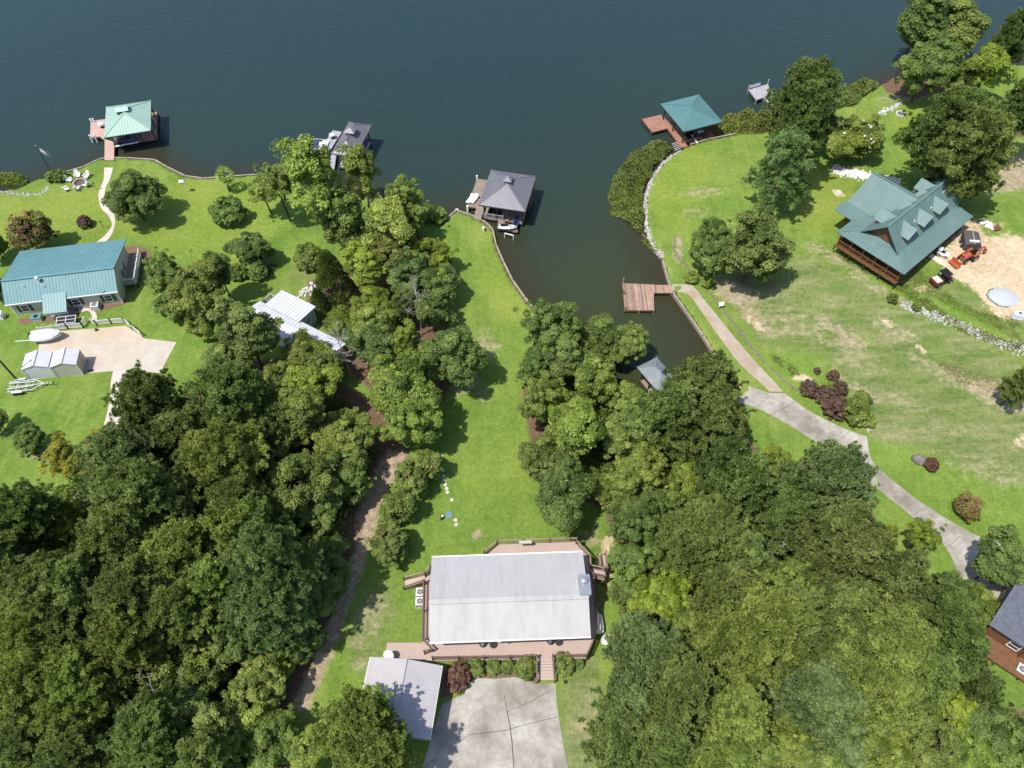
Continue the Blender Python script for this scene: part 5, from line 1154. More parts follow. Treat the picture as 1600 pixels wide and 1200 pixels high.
# ---- teal roofed house
g2 = float(at(100, 430)[2]); c, a3, w, d = fit([(7.5,476),(184,456),(197.5,373),(31,392.5)], g2+2.9); fr = Frame(c, a3, g2); T = thing('house', 'cream house with long teal metal roof on the left lawn', 'house', (c[0], c[1], g2), a3)
off = np.mean([fr.L(atz(9.5,437.5,g2+4.9))[1], fr.L(atz(184.5,416,g2+4.9))[1]]); e = 2.9; rise = 1.9
pl, cp = gable_planes(w, d, e, rise, 'x', off); k = fr.L(atz(65.5,487.5,g2+2.5)); k2 = fr.L(atz(102.5,484,g2+2.5)); y0 = -d/2
sl_ = rise/(d/2+off); yp = min(k[1], k2[1]); pl.append([(k[0],yp,e-sl_*.55*(y0-yp)),(k2[0],yp,e-sl_*.55*(y0-yp)),(k2[0],y0+.6,e+sl_*.6+.03),(k[0],y0+.6,e+sl_*.6+.03)]); roof(T, pl, MAT['teal_roof'], .42, caps=cp, capw=.4, ribh=.032)
x, yn, yf = w/2-.35, -d/2+.3, d/2-1.0; MB().loft([[(s*x,yn,0),(s*x,yf,0),(s*x,yf,e),(s*x,off,e+rise-.22),(s*x,yn,e)] for s in (-1,1)]).build('wall', MAT['cream_siding'], T)
cb = MB(); [cb.bar((s*x,yn,1.45), (s*x,yn,1.45), .12, 2.9) if False else cb.box((s*x,yn,1.42), (.14,.14,2.8)) for s in (-1,1)]; cb.build('corner_board', MAT['trim'], T); MB().bar((-w/2,-d/2-.05,e-.07), (w/2,-d/2-.05,e-.07), .12, .13).build('gutter', MAT['trim'], T)
for u, v in ((41,478),(121,466),(171,461)): q = fr.L(atz(u, v, g2+1.5)); window(T, (q[0], yn, 1.6), (0,-1), .95, 1.1, MAT['shutter_green'])
window(T, (x, 0.2, 1.7), (1,0), .9, 1.0, MAT['shutter_green']); [window(T, (xx, yf, 1.6), (0,1), 1.2, 1.3) for xx in (-5,-1,3)]
pv = fr.L(atz(60, 439, g2+4.6)); MB().tube((*pv, e+rise-.9), (*pv, e+rise+.35), .13, n=10).lathe([(.24,0),(.24,.12),(.02,.22)], (*pv, e+rise+.33), 10).build('flue', MAT['white_plastic'], T)
for u, v in ((37,448),(67,447),(150,449),(141,423)): q = fr.L(atz(u, v, g2+4.2)); MB().tube((*q, e+rise-1.5), (*q, e+rise-.25 if v > 440 else e+rise+.1), .05, n=6).build('vent_pipe', MAT['white_plastic'], T)
# porch: platform, steps, railings, door
px0, px1 = k[0]+.2, k2[0]-.1; MB().box(((px0+px1)/2, (yn+yp+.3)/2, .4), (px1-px0, yn-yp-.3, .8)).build('porch_floor', MAT['paver'], T); [MB().box((xx, yp+.4, 1.6), (.12,.12,1.7)).build('porch_post', MAT['trim'], T) for xx in (px0+.1,(px0+px1)/2,px1-.1)]
railing(T, [(px0+.1,yp+.4),(px1-.1,yp+.4)], .8, MAT['trim'], .85, 2); MB().box(((px0+px1)/2, yn-.03, 1.75), (.95,.06,1.95)).build('door', MAT['rail_brown'], T)
[MB().box((px1+.25+.28*i, (yn+yp)/2-.3, .62-.18*i), (.3,1.3,.18)).build('step', MAT['concrete'], T) for i in range(3)]
pr = MB(); pr.slab([(px0+1.2,yp-.1,1.35),(px1+.9,yp-.1,1.35),(px1+.9,yp-1.2,1.2),(px0+1.2,yp-1.2,1.2)], .05); pr.build('screen_awning', MAT['black_metal'], T); fr_ = MB(); [fr_.bar((xx,yp-.1,1.39), (xx,yp-1.2,1.24), .06,.05) for xx in (px0+1.2,(px0+px1)/2+1.0,px1+.9)]; fr_.bar((px0+1.2,yp-.1,1.39),(px1+.9,yp-.1,1.39),.06,.05); fr_.bar((px0+1.2,yp-1.2,1.24),(px1+.9,yp-1.2,1.24),.06,.05); fr_.bar((px0+1.2,yp-.65,1.31),(px1+.9,yp-.65,1.31),.05,.05); [fr_.box((xx,yp-1.15,.6), (.06,.06,1.2)) for xx in (px0+1.25,px1+.85)]; fr_.build('awning_frame', MAT['trim'], T)
# side deck of the house
sd0 = x; deck_part(T, [(sd0,off+.6),(sd0+1.7,off+.6),(sd0+1.7,yf),(sd0,yf)], .9, 0, MAT['grey_wood'], piles=1.6, depth=1.0); railing(T, [(sd0+.05,off+.65),(sd0+1.6,off+.65),(sd0+1.6,yf-.1)], .9, MAT['ac_metal'], .9, 1.4)
ac_unit('white air conditioner in the mulch bed of the teal house', 151.5, 482, 1.0, .85, 0, None, a3)
def hottub(): pass
p = at(60, 500); Tb = thing('storage_chest', 'blue topped chest beside the teal house porch', 'chest', tuple(p), a3); MB().box((0,0,.35), (1.25,.85,.7)).build('chest_body', MAT['cream_siding'], Tb); MB().box((0,0,.74), (1.32,.92,.09)).build('lid', MAT['teal_roof'], Tb); MB().lathe([(.01,.83),(.26,.83),(.3,.79)], n=12).build('fan_cover', MAT['black_metal'], Tb)
p = at(2, 497); Tb = thing('utility_box', 'white utility box at the left edge beside the teal house', 'box', tuple(p), .1); MB().box((0,0,.5), (.95,.8,1.0)).build('casing', MAT['white_plastic'], Tb); MB().box((.5,0,.45), (.25,.6,.7)).build('vent_panel', MAT['ac_metal'], Tb)
# ---- sheds
def shed(label, px, wallmat, door=False):
    gz = float(at(px[0][0]+20, px[0][1]-5)[2]); c, an, w, d = fit(px, gz+2.2); T = thing('storage_shed', label, 'shed', (c[0], c[1], gz), an); pl, cp = gable_planes(w, d, 2.2, .55, 'y'); roof(T, pl, MAT['shed_roof'], .5, .06, caps=cp, capw=.25)
    gable_wall(MB(), w-.14, d-.14, 2.17, .5, 'y').build('wall', wallmat, T); cb = MB(); [cb.box((sx_*(w/2-.06), sy_*(d/2-.06), 1.08), (.1,.1,2.15)) for sx_ in (-1,1) for sy_ in (-1,1)]; cb.build('corner_board', MAT['trim'], T)
    MB().box((0,0,.05), (w+.05,d+.05,.1)).build('base_slab', MAT['concrete'], T)
    if door:
        o = MB().box((w/2-.05,0,1.0), (.06,1.5,1.9)).build('door', MAT['tan_plywood'], T); MB().box((w/2+.0,.3,1.0), (.06,.06,.2)).build('handle', MAT['black_metal'], o)
    return T
shed('bright white storage shed nearer the left edge', [(33.3,577.8),(75,574),(81.5,549.5),(39.5,553.5)], MAT['white_siding']); shed('cream storage shed with a tan side door', [(77.3,574.6),(119.2,570),(124.2,545.8),(83,550)], MAT['cream_shed'], True)
# ---- white roofed cabin
g3 = float(at(450, 520)[2]); c, an, w, d = fit([(378.7,497),(514,566),(541,537.5),(406,470)], g3+2.8); fr = Frame(c, an, g3); T = thing('cabin', 'long cabin with bright white metal roof among trees', 'cabin', (c[0], c[1], g3), an)
pl, cp = gable_planes(w, d, 2.8, .45, 'x'); roof(T, pl, MAT['shed_roof'], .5, caps=cp, capw=.3); gable_wall(MB(), w-.5, d-.5, 2.75, .4, 'x').build('wall', MAT['white_siding'], T)
A_ = [fr.L(atz(u, v, g3+3.1)) for u, v in ((416,474),(469.5,501),(493,476),(440,452))]; ax0, ax1, ay0, ay1 = A_[0][0], A_[1][0], d/2-.4, (A_[2][1]+A_[3][1])/2
o_ = roof(T, [[(ax1,ay1,2.85),(ax0,ay1,2.85),(ax0,ay0,3.15),(ax1,ay0,3.15)]], MAT['shed_roof'], .5, name='annexe_roof'); MB().box(((ax0+ax1)/2,(ay0+ay1)/2-.2,1.35), (ax1-ax0-.5, ay1-ay0-.1, 2.7)).build('annexe_wall', M('pale_teal_siding', (.30,.38,.36), .6, .08), T)
window(T, (ax1-.25, (ay0+ay1)/2, 1.6), (1,0), .9, 1.0); [window(T, (xx, -d/2+.25, 1.6), (0,-1), 1.0, 1.1) for xx in (-4,0,4)]; window(T, (w/2-.25, 0, 1.6), (1,0), .8, 1.0)
deck_part(T, [(ax0-1.9,d/2-.3),(ax0+.1,d/2-.3),(ax0+.1,ay1-.6),(ax0-1.9,ay1-.6)], .8, 0, MAT['silver_wood'], piles=1.8, depth=.8); railing(T, [(ax0-1.85,d/2-.2),(ax0-1.85,ay1-.65),(ax0,ay1-.65)], .8, MAT['silver_wood'], .85, 1.4)
# ---- slate roofed house at the lower right edge
g4 = float(at(1590, 985)[2]); T0 = [atz(u, v, g4+3.2)[:2] for u, v in ((1546,976),(1600,1011),(1598,906))]
e1 = T0[1]-T0[0]; e2 = T0[2]-T0[0]; an = math.atan2(e1[1], e1[0]); L1, L2 = 14.0, np.linalg.norm(e2)+4; ux = np.array([math.cos(an), math.sin(an)]); uy = np.array([-ux[1], ux[0]]); c = T0[0]+ux*L1/2+uy*L2/2; T = thing('house', 'slate grey shingled house at the lower right edge', 'house', (c[0], c[1], g4), an)
pl, cp = gable_planes(L1, L2, 3.2, 2.0, 'x'); m = MB(); [m.slab(q, .14) for q in pl]; ro = m.build('roof', MAT['slate_shingle'], T); m = MB(); [m.bar(a_, b_, .3, .06) for a_, b_ in cp]; m.build('ridge_cap', MAT['slate_shingle'], ro)
gable_wall(MB(), L1-1.0, L2-1.0, 3.1, 1.75, 'x').build('wall', MAT['log_wood'], T); [window(T, (xx, -L2/2+.5, 1.7), (0,-1), 1.0, 1.2) for xx in (-4,0,4)]; window(T, (-L1/2+.5, 0, 1.7), (-1,0), 1.0, 1.2)
deck_part(T, [(-L1/2+.2,-L2/2-1.6),(L1/2,-L2/2-1.6),(L1/2,-L2/2+.5),(-L1/2+.2,-L2/2+.5)], .7, 0, MAT['log_wood'], piles=2.2, depth=1.0); railing(T, [(-L1/2+.3,-L2/2+.4),(-L1/2+.3,-L2/2-.6)], .7, MAT['cedar_deck'], .9, 1.6)
[MB().box((-L1/2+.35+3.6*i, -L2/2+.25, 1.8), (.18,.18,2.4)).build('porch_post', MAT['log_wood'], T) for i in range(4)]
ac_unit('white air conditioner beside the slate roofed house deck', 1591, 1049, .9, .8, 0, None, an)
# ---- log house with dormers
g5 = float(at(1410, 380)[2]); zp = 3.1
pL, pB, pR = [atz(u, v, g5+zp)[:2] for u, v in ((1305.8,363.3),(1413,429),(1520.8,338))]
uy = pR-pB; LN = np.linalg.norm(uy); uy = uy/LN; ux = np.array([uy[1], -uy[0]]); WD = abs((pL-pB)@ux); c = pB-ux*WD/2; an = math.atan2(ux[1], ux[0]); fr = Frame(c, an, g5)
# local x: across the house (towards the near right), local y: along the main ridge, away; y=0 is the gable end eave
T = thing('log_house', 'log house with green metal roof, dormers and wrap round porch', 'house', (c[0], c[1], g5), an); GR = MAT['green_roof']
X = WD/2; pd = 2.6; xi = X-pd; zi = zp+.75; zr = zi+2.9; y1 = LN
near = [(X,0,zp),(X,y1,zp),(xi,y1-.6,zi),(xi,pd,zi)]; endp = [(-X,0,zp),(X,0,zp),(xi,pd,zi),(-xi,pd,zi)]; farp = [(-X,y1*.45,zp),(-X,0,zp),(-xi,pd,zi),(-xi,y1*.45,zi)]
gy = pd-.9; mainN = [(xi+.25,gy,zi-.1),(xi+.25,y1-.3,zi-.1),(0,y1-.3,zr),(0,gy,zr)]; mainF = [(-xi-.25,y1-.3,zi-.1),(-xi-.25,gy,zi-.1),(0,gy,zr),(0,y1-.3,zr)]
# cross wing running to the far side
wq = [fr.L(atz(u, v, g5+zr-.4)) for u, v in ((1351.7,279),)][0]; wx = min(wq[0]+0.5, -X-2.5); wyc = y1*.60; wh = y1*.26
wz = zr-.45; wingN = [(wx,wyc-wh,zi-.4),(-.3,wyc-wh,zi-.4),(-.3,wyc,wz),(wx,wyc,wz)]; wingF = [(-.3,wyc+wh,zi-.4),(wx,wyc+wh,zi-.4),(wx,wyc,wz),(-.3,wyc,wz)]
wp = [(wx-.4,wyc-wh-2.3,zp),(-xi-1.0,wyc-wh-2.3,zp),(-xi-1.0,wyc-wh+.1,zi-.35),(wx-.4,wyc-wh+.1,zi-.35)]
ro = roof(T, [near, endp, farp, mainN, mainF, wingN, wingF, wp], GR, .45, caps=[((0,gy,zr),(0,y1-.3,zr)), ((wx,wyc,wz),(-.6,wyc,wz)), ((X,0,zp),(xi,pd,zi)), ((-X,0,zp),(-xi,pd,zi))], capw=.28)
LW = MAT['log_wood']; MB().loft([[(-xi,yy,0),(xi,yy,0),(xi,yy,zi-.15),(0,yy,zr-.35),(-xi,yy,zi-.15)] for yy in (pd,y1-.8)]).build('wall', LW, T); MB().loft([[(xx,wyc-wh+.4,0),(xx,wyc+wh-.4,0),(xx,wyc+wh-.4,zi-.55),(xx,wyc,wz-.4),(xx,wyc-wh+.4,zi-.55)] for xx in (wx+.5,-xi-.05)]).build('wing_wall', LW, T)
for i in range(9): s = .06+.1*i; zz = zi+.1+s*(zr-zi-.6); MB().box((0,pd-.04,zz), (2*xi*(1-s)*.93,.12,.2)).build('gable_log', LW, T)
def dormer(yc, side, w_=2.9, dep=3.2, x0=None):
    xf = (x0 if x0 is not None else xi-.35)*side; zb = zi+.05; zt = zb+1.4; xb = xf-dep*side
    o = MB().box(((xf+xb)/2, yc, zb+.45), (abs(xf-xb), w_-.4, 1.62)).build('dormer', LW, T); m = MB(); r = MB()
    for s in (-1, 1):
        q = [(xf+.35*side,yc+s*w_/2,zt-.1),(xb-.7*side,yc+s*w_/2,zt-.1),(xb-.7*side,yc,zt+.95),(xf+.35*side,yc,zt+.95)]
        m.slab(q, .08); rib_lines(r, q, .45)
    m.build('dormer_roof', GR, o); MB().loft([[(xf,yc-w_/2+.2,zt-.15),(xf,yc+w_/2-.2,zt-.15),(xf,yc,zt+.72)],[(xf-.3*side,yc-w_/2+.2,zt-.15),(xf-.3*side,yc+w_/2-.2,zt-.15),(xf-.3*side,yc,zt+.72)]]).build('dormer_gable', LW, o); MB().box((xf+.03*side,yc,zb+.5), (.06,.9,.9)).build('dormer_window', MAT['glass'], o)
for yc in (pd+2.3, pd+6.1, pd+9.9): dormer(yc, 1)
dormer(pd+2.4, -1); dormer(y1-2.6, -1, 2.6, 2.6)
# porch posts, rails, floor
deck_part(T, [(-X+.4,.4),(X-.4,.4),(X-.4,pd),(-X+.4,pd)], .75, 0, MAT['log_wood'], piles=2.6, depth=1.0); deck_part(T, [(xi,pd),(X-.4,pd),(X-.4,y1-.4),(xi,y1-.4)], .75, math.pi/2, MAT['log_wood'], piles=2.6, depth=1.0)
deck_part(T, [(-X+.4,pd),(-xi,pd),(-xi,y1*.42),(-X+.4,y1*.42)], .75, math.pi/2, MAT['log_wood'], piles=2.6, depth=1.0)
for i in range(6): MB().box((-X+.6+(2*X-1.2)*i/5, .6, 1.9), (.16,.16,2.3)).build('porch_post', LW, T); MB().box((X-.6, .6+(y1-1.2)*(i+.5)/5.5, 1.9), (.16,.16,2.3)).build('porch_post', LW, T)
railing(T, [(-X+.6,.6),(X-.6,.6)], .75, LW, .9, 2.4); railing(T, [(-X+.6,y1*.4),(-X+.6,.6)], .75, LW, .9, 2.4)
for xx in (-3,0,3): window(T, (xx, pd, 1.9), (0,-1), 1.1, 1.4)
for yy in (5,9,13): window(T, (xi, yy, 1.9), (1,0), 1.0, 1.3)
sp = [fr.L(atz(u, v, g5+.4)) for u, v in ((1303,366),(1307,373))]; [MB().box((-X+.1-.3*i, y1*.30, .6-.17*i), (.32,1.4,.15)).build('step', MAT['silver_wood'], T) for i in range(4)]
pr_ = fr.L(atz(1428, 327, g5+5.5))
for yy in (pd+4.2, pd+8.2): MB().tube((1.3,yy,zr-1.6), (1.3,yy,zr-1.3/(xi+.25)*(zr-zi+.1)+.3), .08, n=8).build('vent_pipe', MAT['white_plastic'], T)
pth = at(1463, 405); o = MB().box((0,0,.03), (3.0,.9,.08)).build('plywood_walk', MAT['cream_stone'], None, tuple(pth), an-.0); tag(o, 'pale board walkway leading off the log house porch', 'walkway')
# ------------------------------------------------------------------ small things, left side
p = at(87, 280); T = thing('flagpole', 'dark flagpole at the water end of the left lawn', 'flagpole', tuple(p)); MB().tube((0,0,0), (0,0,6.2), .06, .035, 8).build('pole', MAT['black_metal'], T); MB().lathe([(.01,.16),(.09,.1),(.09,.04),(.01,-.02)], (0,0,6.25), 8).build('finial', MAT['galvanised'], T)
fv = []; nU = 9
for i in range(nU):
    for j in (0, 1): fv.append((.06+i*.17, .12*math.sin(i*.9), 6.05-j*1.0-i*.10))
m = MB().add(fv, [(2*i,2*i+1,2*i+3,2*i+2) for i in range(nU-1)]); f = m.build('flag', MAT['flag_cloth'], T); MB().add([(v[0], v[1]-.012, v[2]-.3 if k % 2 == 0 else v[2]+.3) for k, v in enumerate(fv)][2:12], [(2*i,2*i+1,2*i+3,2*i+2) for i in range(4)]).build('flag_stripe', MAT['white_plastic'], f)
p = at(125.5, 287.5); T = thing('fire_pit', 'round stone fire pit inside the ring of white chairs', 'fire pit', tuple(p))
for i in range(16): t_ = i/16*2*math.pi; MB().box((.95*math.cos(t_), .95*math.sin(t_), .16), (.36,.3,.34), t_+math.pi/2).build('stone', MAT['paver'], T)
MB().lathe([(.01,.06),(.8,.06),(.82,0)], n=14).build('ash_bed', MAT['ash'], T)
def adirondack(label, u, v, face):
    p = at(u, v); T = thing('adirondack_chair', label, 'chair', tuple(p), face, 'white chairs round the fire pit'); W_ = MAT['white_plastic']
    MB().box((.1,0,.32), (.62,.58,.05), 0, (.22,'Y')).build('seat', W_, T); b = MB(); [b.box((-.34,y_,.68-abs(y_)*.25), (.04,.11,.86-abs(y_)*.5), 0, (-.42,'Y')) for y_ in (-.24,-.12,0,.12,.24)]; b.build('backrest', W_, T)
    for s in (-1,1): MB().box((.08,s*.38,.54), (.72,.13,.04)).build('armrest', W_, T); MB().box((.38,s*.33,.27), (.08,.05,.54)).build('leg', W_, T); MB().box((-.18,s*.33,.26), (.08,.05,.52)).build('leg', W_, T)
for u, v, lb in ((122.5,276,'white chair nearest the water at the fire pit'), (109,283.5,'white chair at the beach side of the fire pit'), (137,277.5,'white chair at the dock side of the fire pit'), (137,291.5,'white chair nearest the garden path by the fire pit'), (121.5,297.5,'white chair facing the lake at the fire pit'), (104.5,298,'white chair farthest from the lake by the fire pit')):
    d_ = np.array(at(125.5,287.5))-np.array(at(u, v)); adirondack(lb, u, v, math.atan2(d_[1], d_[0]))
def lamp(u, v, h, lb, head=.14):
    p = at(u, v); T = thing('path_light', lb, 'path light', tuple(p)); MB().tube((0,0,0), (0,0,h), .035).build('post', MAT['black_metal'], T); MB().lathe([(.01,h+.2),(head,h+.1),(head,h),(.02,h)], n=8).build('lantern', MAT['black_metal'], T)
lamp(152, 297, 1.3, 'black path light beside the fire pit'); lamp(162.5, 357, 1.3, 'black path light at the bend of the garden path')
p = at(291, 300.5); T = thing('birdhouse', 'white birdhouse on a slim pole on the left lawn', 'birdhouse', tuple(p)); MB().tube((0,0,0), (0,0,1.75), .03).build('pole', MAT['white_plastic'], T); MB().box((0,0,1.95), (.5,.4,.4)).build('box', MAT['white_plastic'], T); MB().slab([(-.35,-.3,2.16),(.35,-.3,2.16),(.35,0,2.35),(-.35,0,2.35)], .04).slab([(.35,.3,2.16),(-.35,.3,2.16),(-.35,0,2.35),(.35,0,2.35)], .04).build('roof', MAT['white_plastic'], T)
# fence round the pad
FT = thing('picket_fence', 'white picket fence along the parking pad', 'fence', tuple(at(64,519)), 0); o3 = Vector(at(64,519))
def fence_run(px, gate=False):
    q = [Vector(at(u, v))-o3 for u, v in px]
    for a_, b_ in zip(q[:-1], q[1:]):
        n = max(1, round((b_-a_).length/1.9)); r = MB(); pk = MB(); up = Vector((0,0,1))
        for i in range(n+1): s = a_+(b_-a_)*(i/n); MB().box(s+up*.55, (.13,.13,1.1)).build('fence_post', MAT['white_plastic'], FT)
        for h in (.2,.9): r.bar(a_+up*h, b_+up*h, .05,.1)
        r.build('fence_rail', MAT['white_plastic'], FT); k = int((b_-a_).length/.16)
        for i in range(k): pk.box(a_+(b_-a_)*((i+.5)/k)+up*.55, (.075,.03,.9), math.atan2((b_-a_).y,(b_-a_).x))
        struct(pk.build('picket', MAT['white_plastic'], FT), 'stuff')
fence_run([(64,519.5),(107,514),(131,512)]); fence_run([(131,512),(136,504)]); fence_run([(152,508.5),(175,506),(196,504.5),(208,514),(222,526)]); fence_run([(146,506),(152,508.5)])
p = at(78, 530); boat_hull('covered_boat', 'boat under a white cover on the parking pad', (p[0], p[1], p[2]+.45), .12, 3.6, 1.9, MAT['hull_white'], MAT['tarp'])
for i in (0,): MB()
p = at(48, 532); o = MB().tube((-1.9,0,.05), (1.9,0,.05), .05).build('pvc_pipe', MAT['white_plastic'], None, tuple(p), .1); tag(o, 'white pipe lying on the grass beside the parking pad', 'pipe')
p = at(141.5, 579.5); o = MB(); [o.box((-.35+.1*i,0,.05), (.05,.3,.04)) for i in range(8)]; o.box((0,.16,.05),(.8,.03,.05)).box((0,-.16,.05),(.8,.03,.05)); o = o.build('drain_grate', MAT['black_metal'], None, tuple(p), .1); tag(o, 'dark drain grate at the pad edge by the cream shed', 'grate')
# trailer
p = at(42, 606); T = thing('boat_trailer', 'empty galvanised boat trailer on the left lawn', 'trailer', tuple(p), R_(8)); GV = MAT['galvanised']; MAT['galvanised'] = GV; m = MB(); WP = MAT['ac_metal']
for s in (-1,1): m.bar((-1.9,s*.75,.5), (1.0,s*.75,.5), .1,.12); m.bar((1.0,s*.75,.5), (2.3,0,.5), .1,.12)
m.bar((-1.8,0,.48), (3.3,0,.48), .09,.1); [m.bar((x_,-.75,.45), (x_,.75,.45), .08,.1) for x_ in (-1.8,-.9,.2)]; m.build('frame', WP, T)
for s in (-1,1):
    MB().bar((-1.9,s*.42,.68), (1.2,s*.3,.68), .12,.08).build('bunk', WP, T); MB().box((-.7,s*1.0,.62), (1.3,.26,.05)).build('mudguard', WP, T)
    for x_ in (-1.0,-.35): w_ = MB().lathe([(.01,-.1),(.17,-.1),(.3,-.09),(.3,.09),(.17,.1),(.01,.1)], n=14).build('wheel', MAT['tyre'], T, (x_,s*1.0,.3)); w_.rotation_euler = (math.pi/2,0,0)
MB().tube((2.8,0,.0), (2.8,0,.75), .05).build('jack', WP, T); MB().box((3.35,0,.5), (.25,.12,.1)).build('coupler', MAT['black_metal'], T)
p = at(30, 597.5); T = thing('utility_pole', 'dark slim pole beside the white shed and trailer', 'pole', tuple(p)); MB().tube((0,0,-.3), (0,0,8.5), .13,.09,8).build('shaft', MAT['dark_wood'], T); MB().box((0,.1,8.2), (.5,.12,.14)).build('crossarm', MAT['dark_wood'], T)
p = at(56, 707); T = thing('tree_ring', 'stone ring with a small maroon shrub on the left lawn', 'planter', tuple(p)); [MB().box((.75*math.cos(t_),.75*math.sin(t_),.08), (.34,.2,.18), t_+math.pi/2).build('stone', MAT['paver'], T) for t_ in np.linspace(0,2*math.pi,12,endpoint=False)]; link('shrub', PROTO['U'][0][1], None, T).scale = (.55,.55,.6)
# garden swing near the flower bed
p = at(413, 413); T = thing('garden_swing', 'grey two seat garden swing beside the dark tree', 'swing', tuple(p), -.25); SW = MAT['silver_wood']
MB().box((0,0,.5), (1.5,.55,.08)).build('seat', SW, T); b_ = MB(); [b_.box((0,.3,.65+.14*i), (1.5,.05,.1)) for i in range(3)]; b_.build('backrest', SW, T); MB().slab([(-1.0,-.5,1.85),(1.0,-.5,1.85),(1.0,.5,2.0),(-1.0,.5,2.0)], .06).build('canopy', MAT['ac_metal'], T)
for s in (-1,1): [MB().bar((s*.95,y_,0), (s*.95,y_*.4,1.85), .07,.07).build('leg', SW, T) for y_ in (-.6,.6)]
p = at(1594+0, 10+300) if False else at(468, 355)
o = MB().tube((0,0,0),(0,0,1.5),.04).build('garden_stake', MAT['silver_wood'], None, tuple(p)); tag(o, 'thin grey stake in the grass left of the leaning tree', 'stake')
# ------------------------------------------------------------------ small things, centre
SG = 'stepping stones across the middle lawn'; n_ = 0
SN = ('farthest from the big house, alone', 'second from the lake end', 'third from the lake end', 'fourth from the lake end', 'fifth from the lake end', 'third from the lids', 'second from the lids', 'nearest the round lids')
for sn_, (u, v) in zip(SN, ((689.5,713),(692,735),(693,744),(694,750),(695.5,757),(698,763),(699,769),(706,781))):
    p = at(u, v); o = MB().lathe([(.01,.05),(.2,.05),(.23,.02),(.23,-.05)], n=8).build('stepping_stone', MAT['cream_stone'], None, tuple(p)); tag(o, 'pale stepping stone on the middle lawn, '+sn_, 'stepping stone', SG)
p = at(701.5, 805); o = MB().lathe([(.01,.12),(.42,.12),(.45,.08),(.45,-.05)], n=16).build('septic_lid', MAT['blue_lid'], None, tuple(p)); tag(o, 'round blue grey lid in the middle lawn', 'lid')
for u, v, lb in ((712,813,'upper pale round lid on the middle lawn'), (713,820,'lower pale round lid on the middle lawn')): o = MB().lathe([(.01,.1),(.2,.1),(.22,.06),(.22,-.05)], n=12).build('round_cover', MAT['cream_stone'], None, tuple(at(u, v))); tag(o, lb, 'lid')
p = at(690, 811); T = thing('well_pump', 'small dark pump beside the blue grey lid', 'pump', tuple(p)); MB().lathe([(.01,.5),(.16,.46),(.18,.1),(.18,0)], n=10).build('pump_body', MAT['black_metal'], T); MB().box((.1,.12,.42), (.18,.18,.2)).build('cap', MAT['white_plastic'], T)
p = at(755.5, 360); T = thing('lawn_light', 'white lamp box near the point of the lawn', 'lamp', tuple(p)); MB().box((0,0,.3), (.32,.32,.6)).build('casing', MAT['white_plastic'], T); MB().box((.25,0,.15), (.25,.35,.3)).build('base', MAT['black_metal'], T)
p = at(714, 331); T = thing('dock_bin', 'pale stone marker at the tip of the lawn', 'marker', tuple(p)); MB().loft([[(-.35,-.3,0),(.35,-.3,0),(.35,.3,0),(-.35,.3,0)],[(-.25,-.2,.45),(.25,-.2,.45),(.2,.2,.5),(-.2,.2,.5)]]).build('stone', MAT['rock'], T)
# ------------------------------------------------------------------ small things, right
p = at(1110, 446); T = thing('lamp_post', 'slim grey lamp post below the bank trees', 'lamp post', tuple(p)); MB().tube((0,0,0), (0,0,3.7), .06,.045,8).build('pole', GV, T); MB().box((0,0,3.85), (.3,.3,.3)).lathe([(.24,4.0),(.01,4.15)], n=8).build('lantern', MAT['black_metal'], T)
p = at(1125.5, 481); T = thing('signboard', 'small white sign beside the lakeside path', 'sign', tuple(p), .2); MB().box((0,0,.8), (.75,.05,.6), 0, (-.5,'X')).build('board', MAT['white_plastic'], T); [MB().box((x_,.02,.35), (.06,.06,.75)).build('post', MAT['white_plastic'], T) for x_ in (-.28,.28)]
p = at(1436.5, 720.5); T = MB(); r0 = random.Random(4); rg_ = []
for k_, (sc_, z_) in enumerate(((1.0,-.2),(1.05,.2),(.85,.6),(.45,.85))): rg_.append([(.95*sc_*math.cos(t_)*r0.uniform(.85,1.1), .65*sc_*math.sin(t_)*r0.uniform(.85,1.1), z_) for t_ in np.linspace(0,2*math.pi,9,endpoint=False)])
o = T.loft(rg_).build('boulder', MAT['boulder'], None, tuple(p), -.5, True); tag(o, 'large grey boulder on the lawn by the drive', 'boulder')
def wheel(T, x, y, r, w): q = MB().lathe([(.01,-w/2),(r*.6,-w/2),(r,-w/2+.03),(r,w/2-.03),(r*.6,w/2),(.01,w/2)], n=14).build('wheel', MAT['tyre'], T, (x,y,r)); q.rotation_euler = (math.pi/2,0,0); h_ = MB().lathe([(.01,-w/2-.01),(r*.5,-w/2-.01),(r*.5,w/2+.01),(.01,w/2+.01)], n=10).build('rim', MAT['ac_metal'], q)
# utility vehicle
p = at(1468.5, 441); T = thing('utility_vehicle', 'red and black utility vehicle on the sandy plot', 'utility vehicle', tuple(p), R_(24)); RP = MAT['red_paint']; BK = MAT['black_metal']
MB().loft([[(-1.5,-.7,.45),(-1.5,.7,.45),(-1.5,.7,.95),(-1.5,-.7,.95)],[(-.35,-.7,.4),(-.35,.7,.4),(-.35,.7,.95),(-.35,-.7,.95)]]).build('cargo_bed', RP, T); MB().box((-.95,0,.97), (.95,1.15,.05)).build('bed_liner', MAT['cream_stone'], T)
MB().loft([[(.55,-.65,.4),(.55,.65,.4),(.55,.65,1.0),(.55,-.65,1.0)],[(1.45,-.5,.42),(1.45,.5,.42),(1.4,.5,.75),(1.4,-.5,.75)]]).build('bonnet', RP, T); MB().box((.1,0,.42), (1.0,1.25,.12)).build('cab_floor', BK, T); MB().box((-.15,0,.72), (.5,1.2,.16)).box((-.38,0,1.0), (.14,1.2,.5)).build('seat', BK, T)
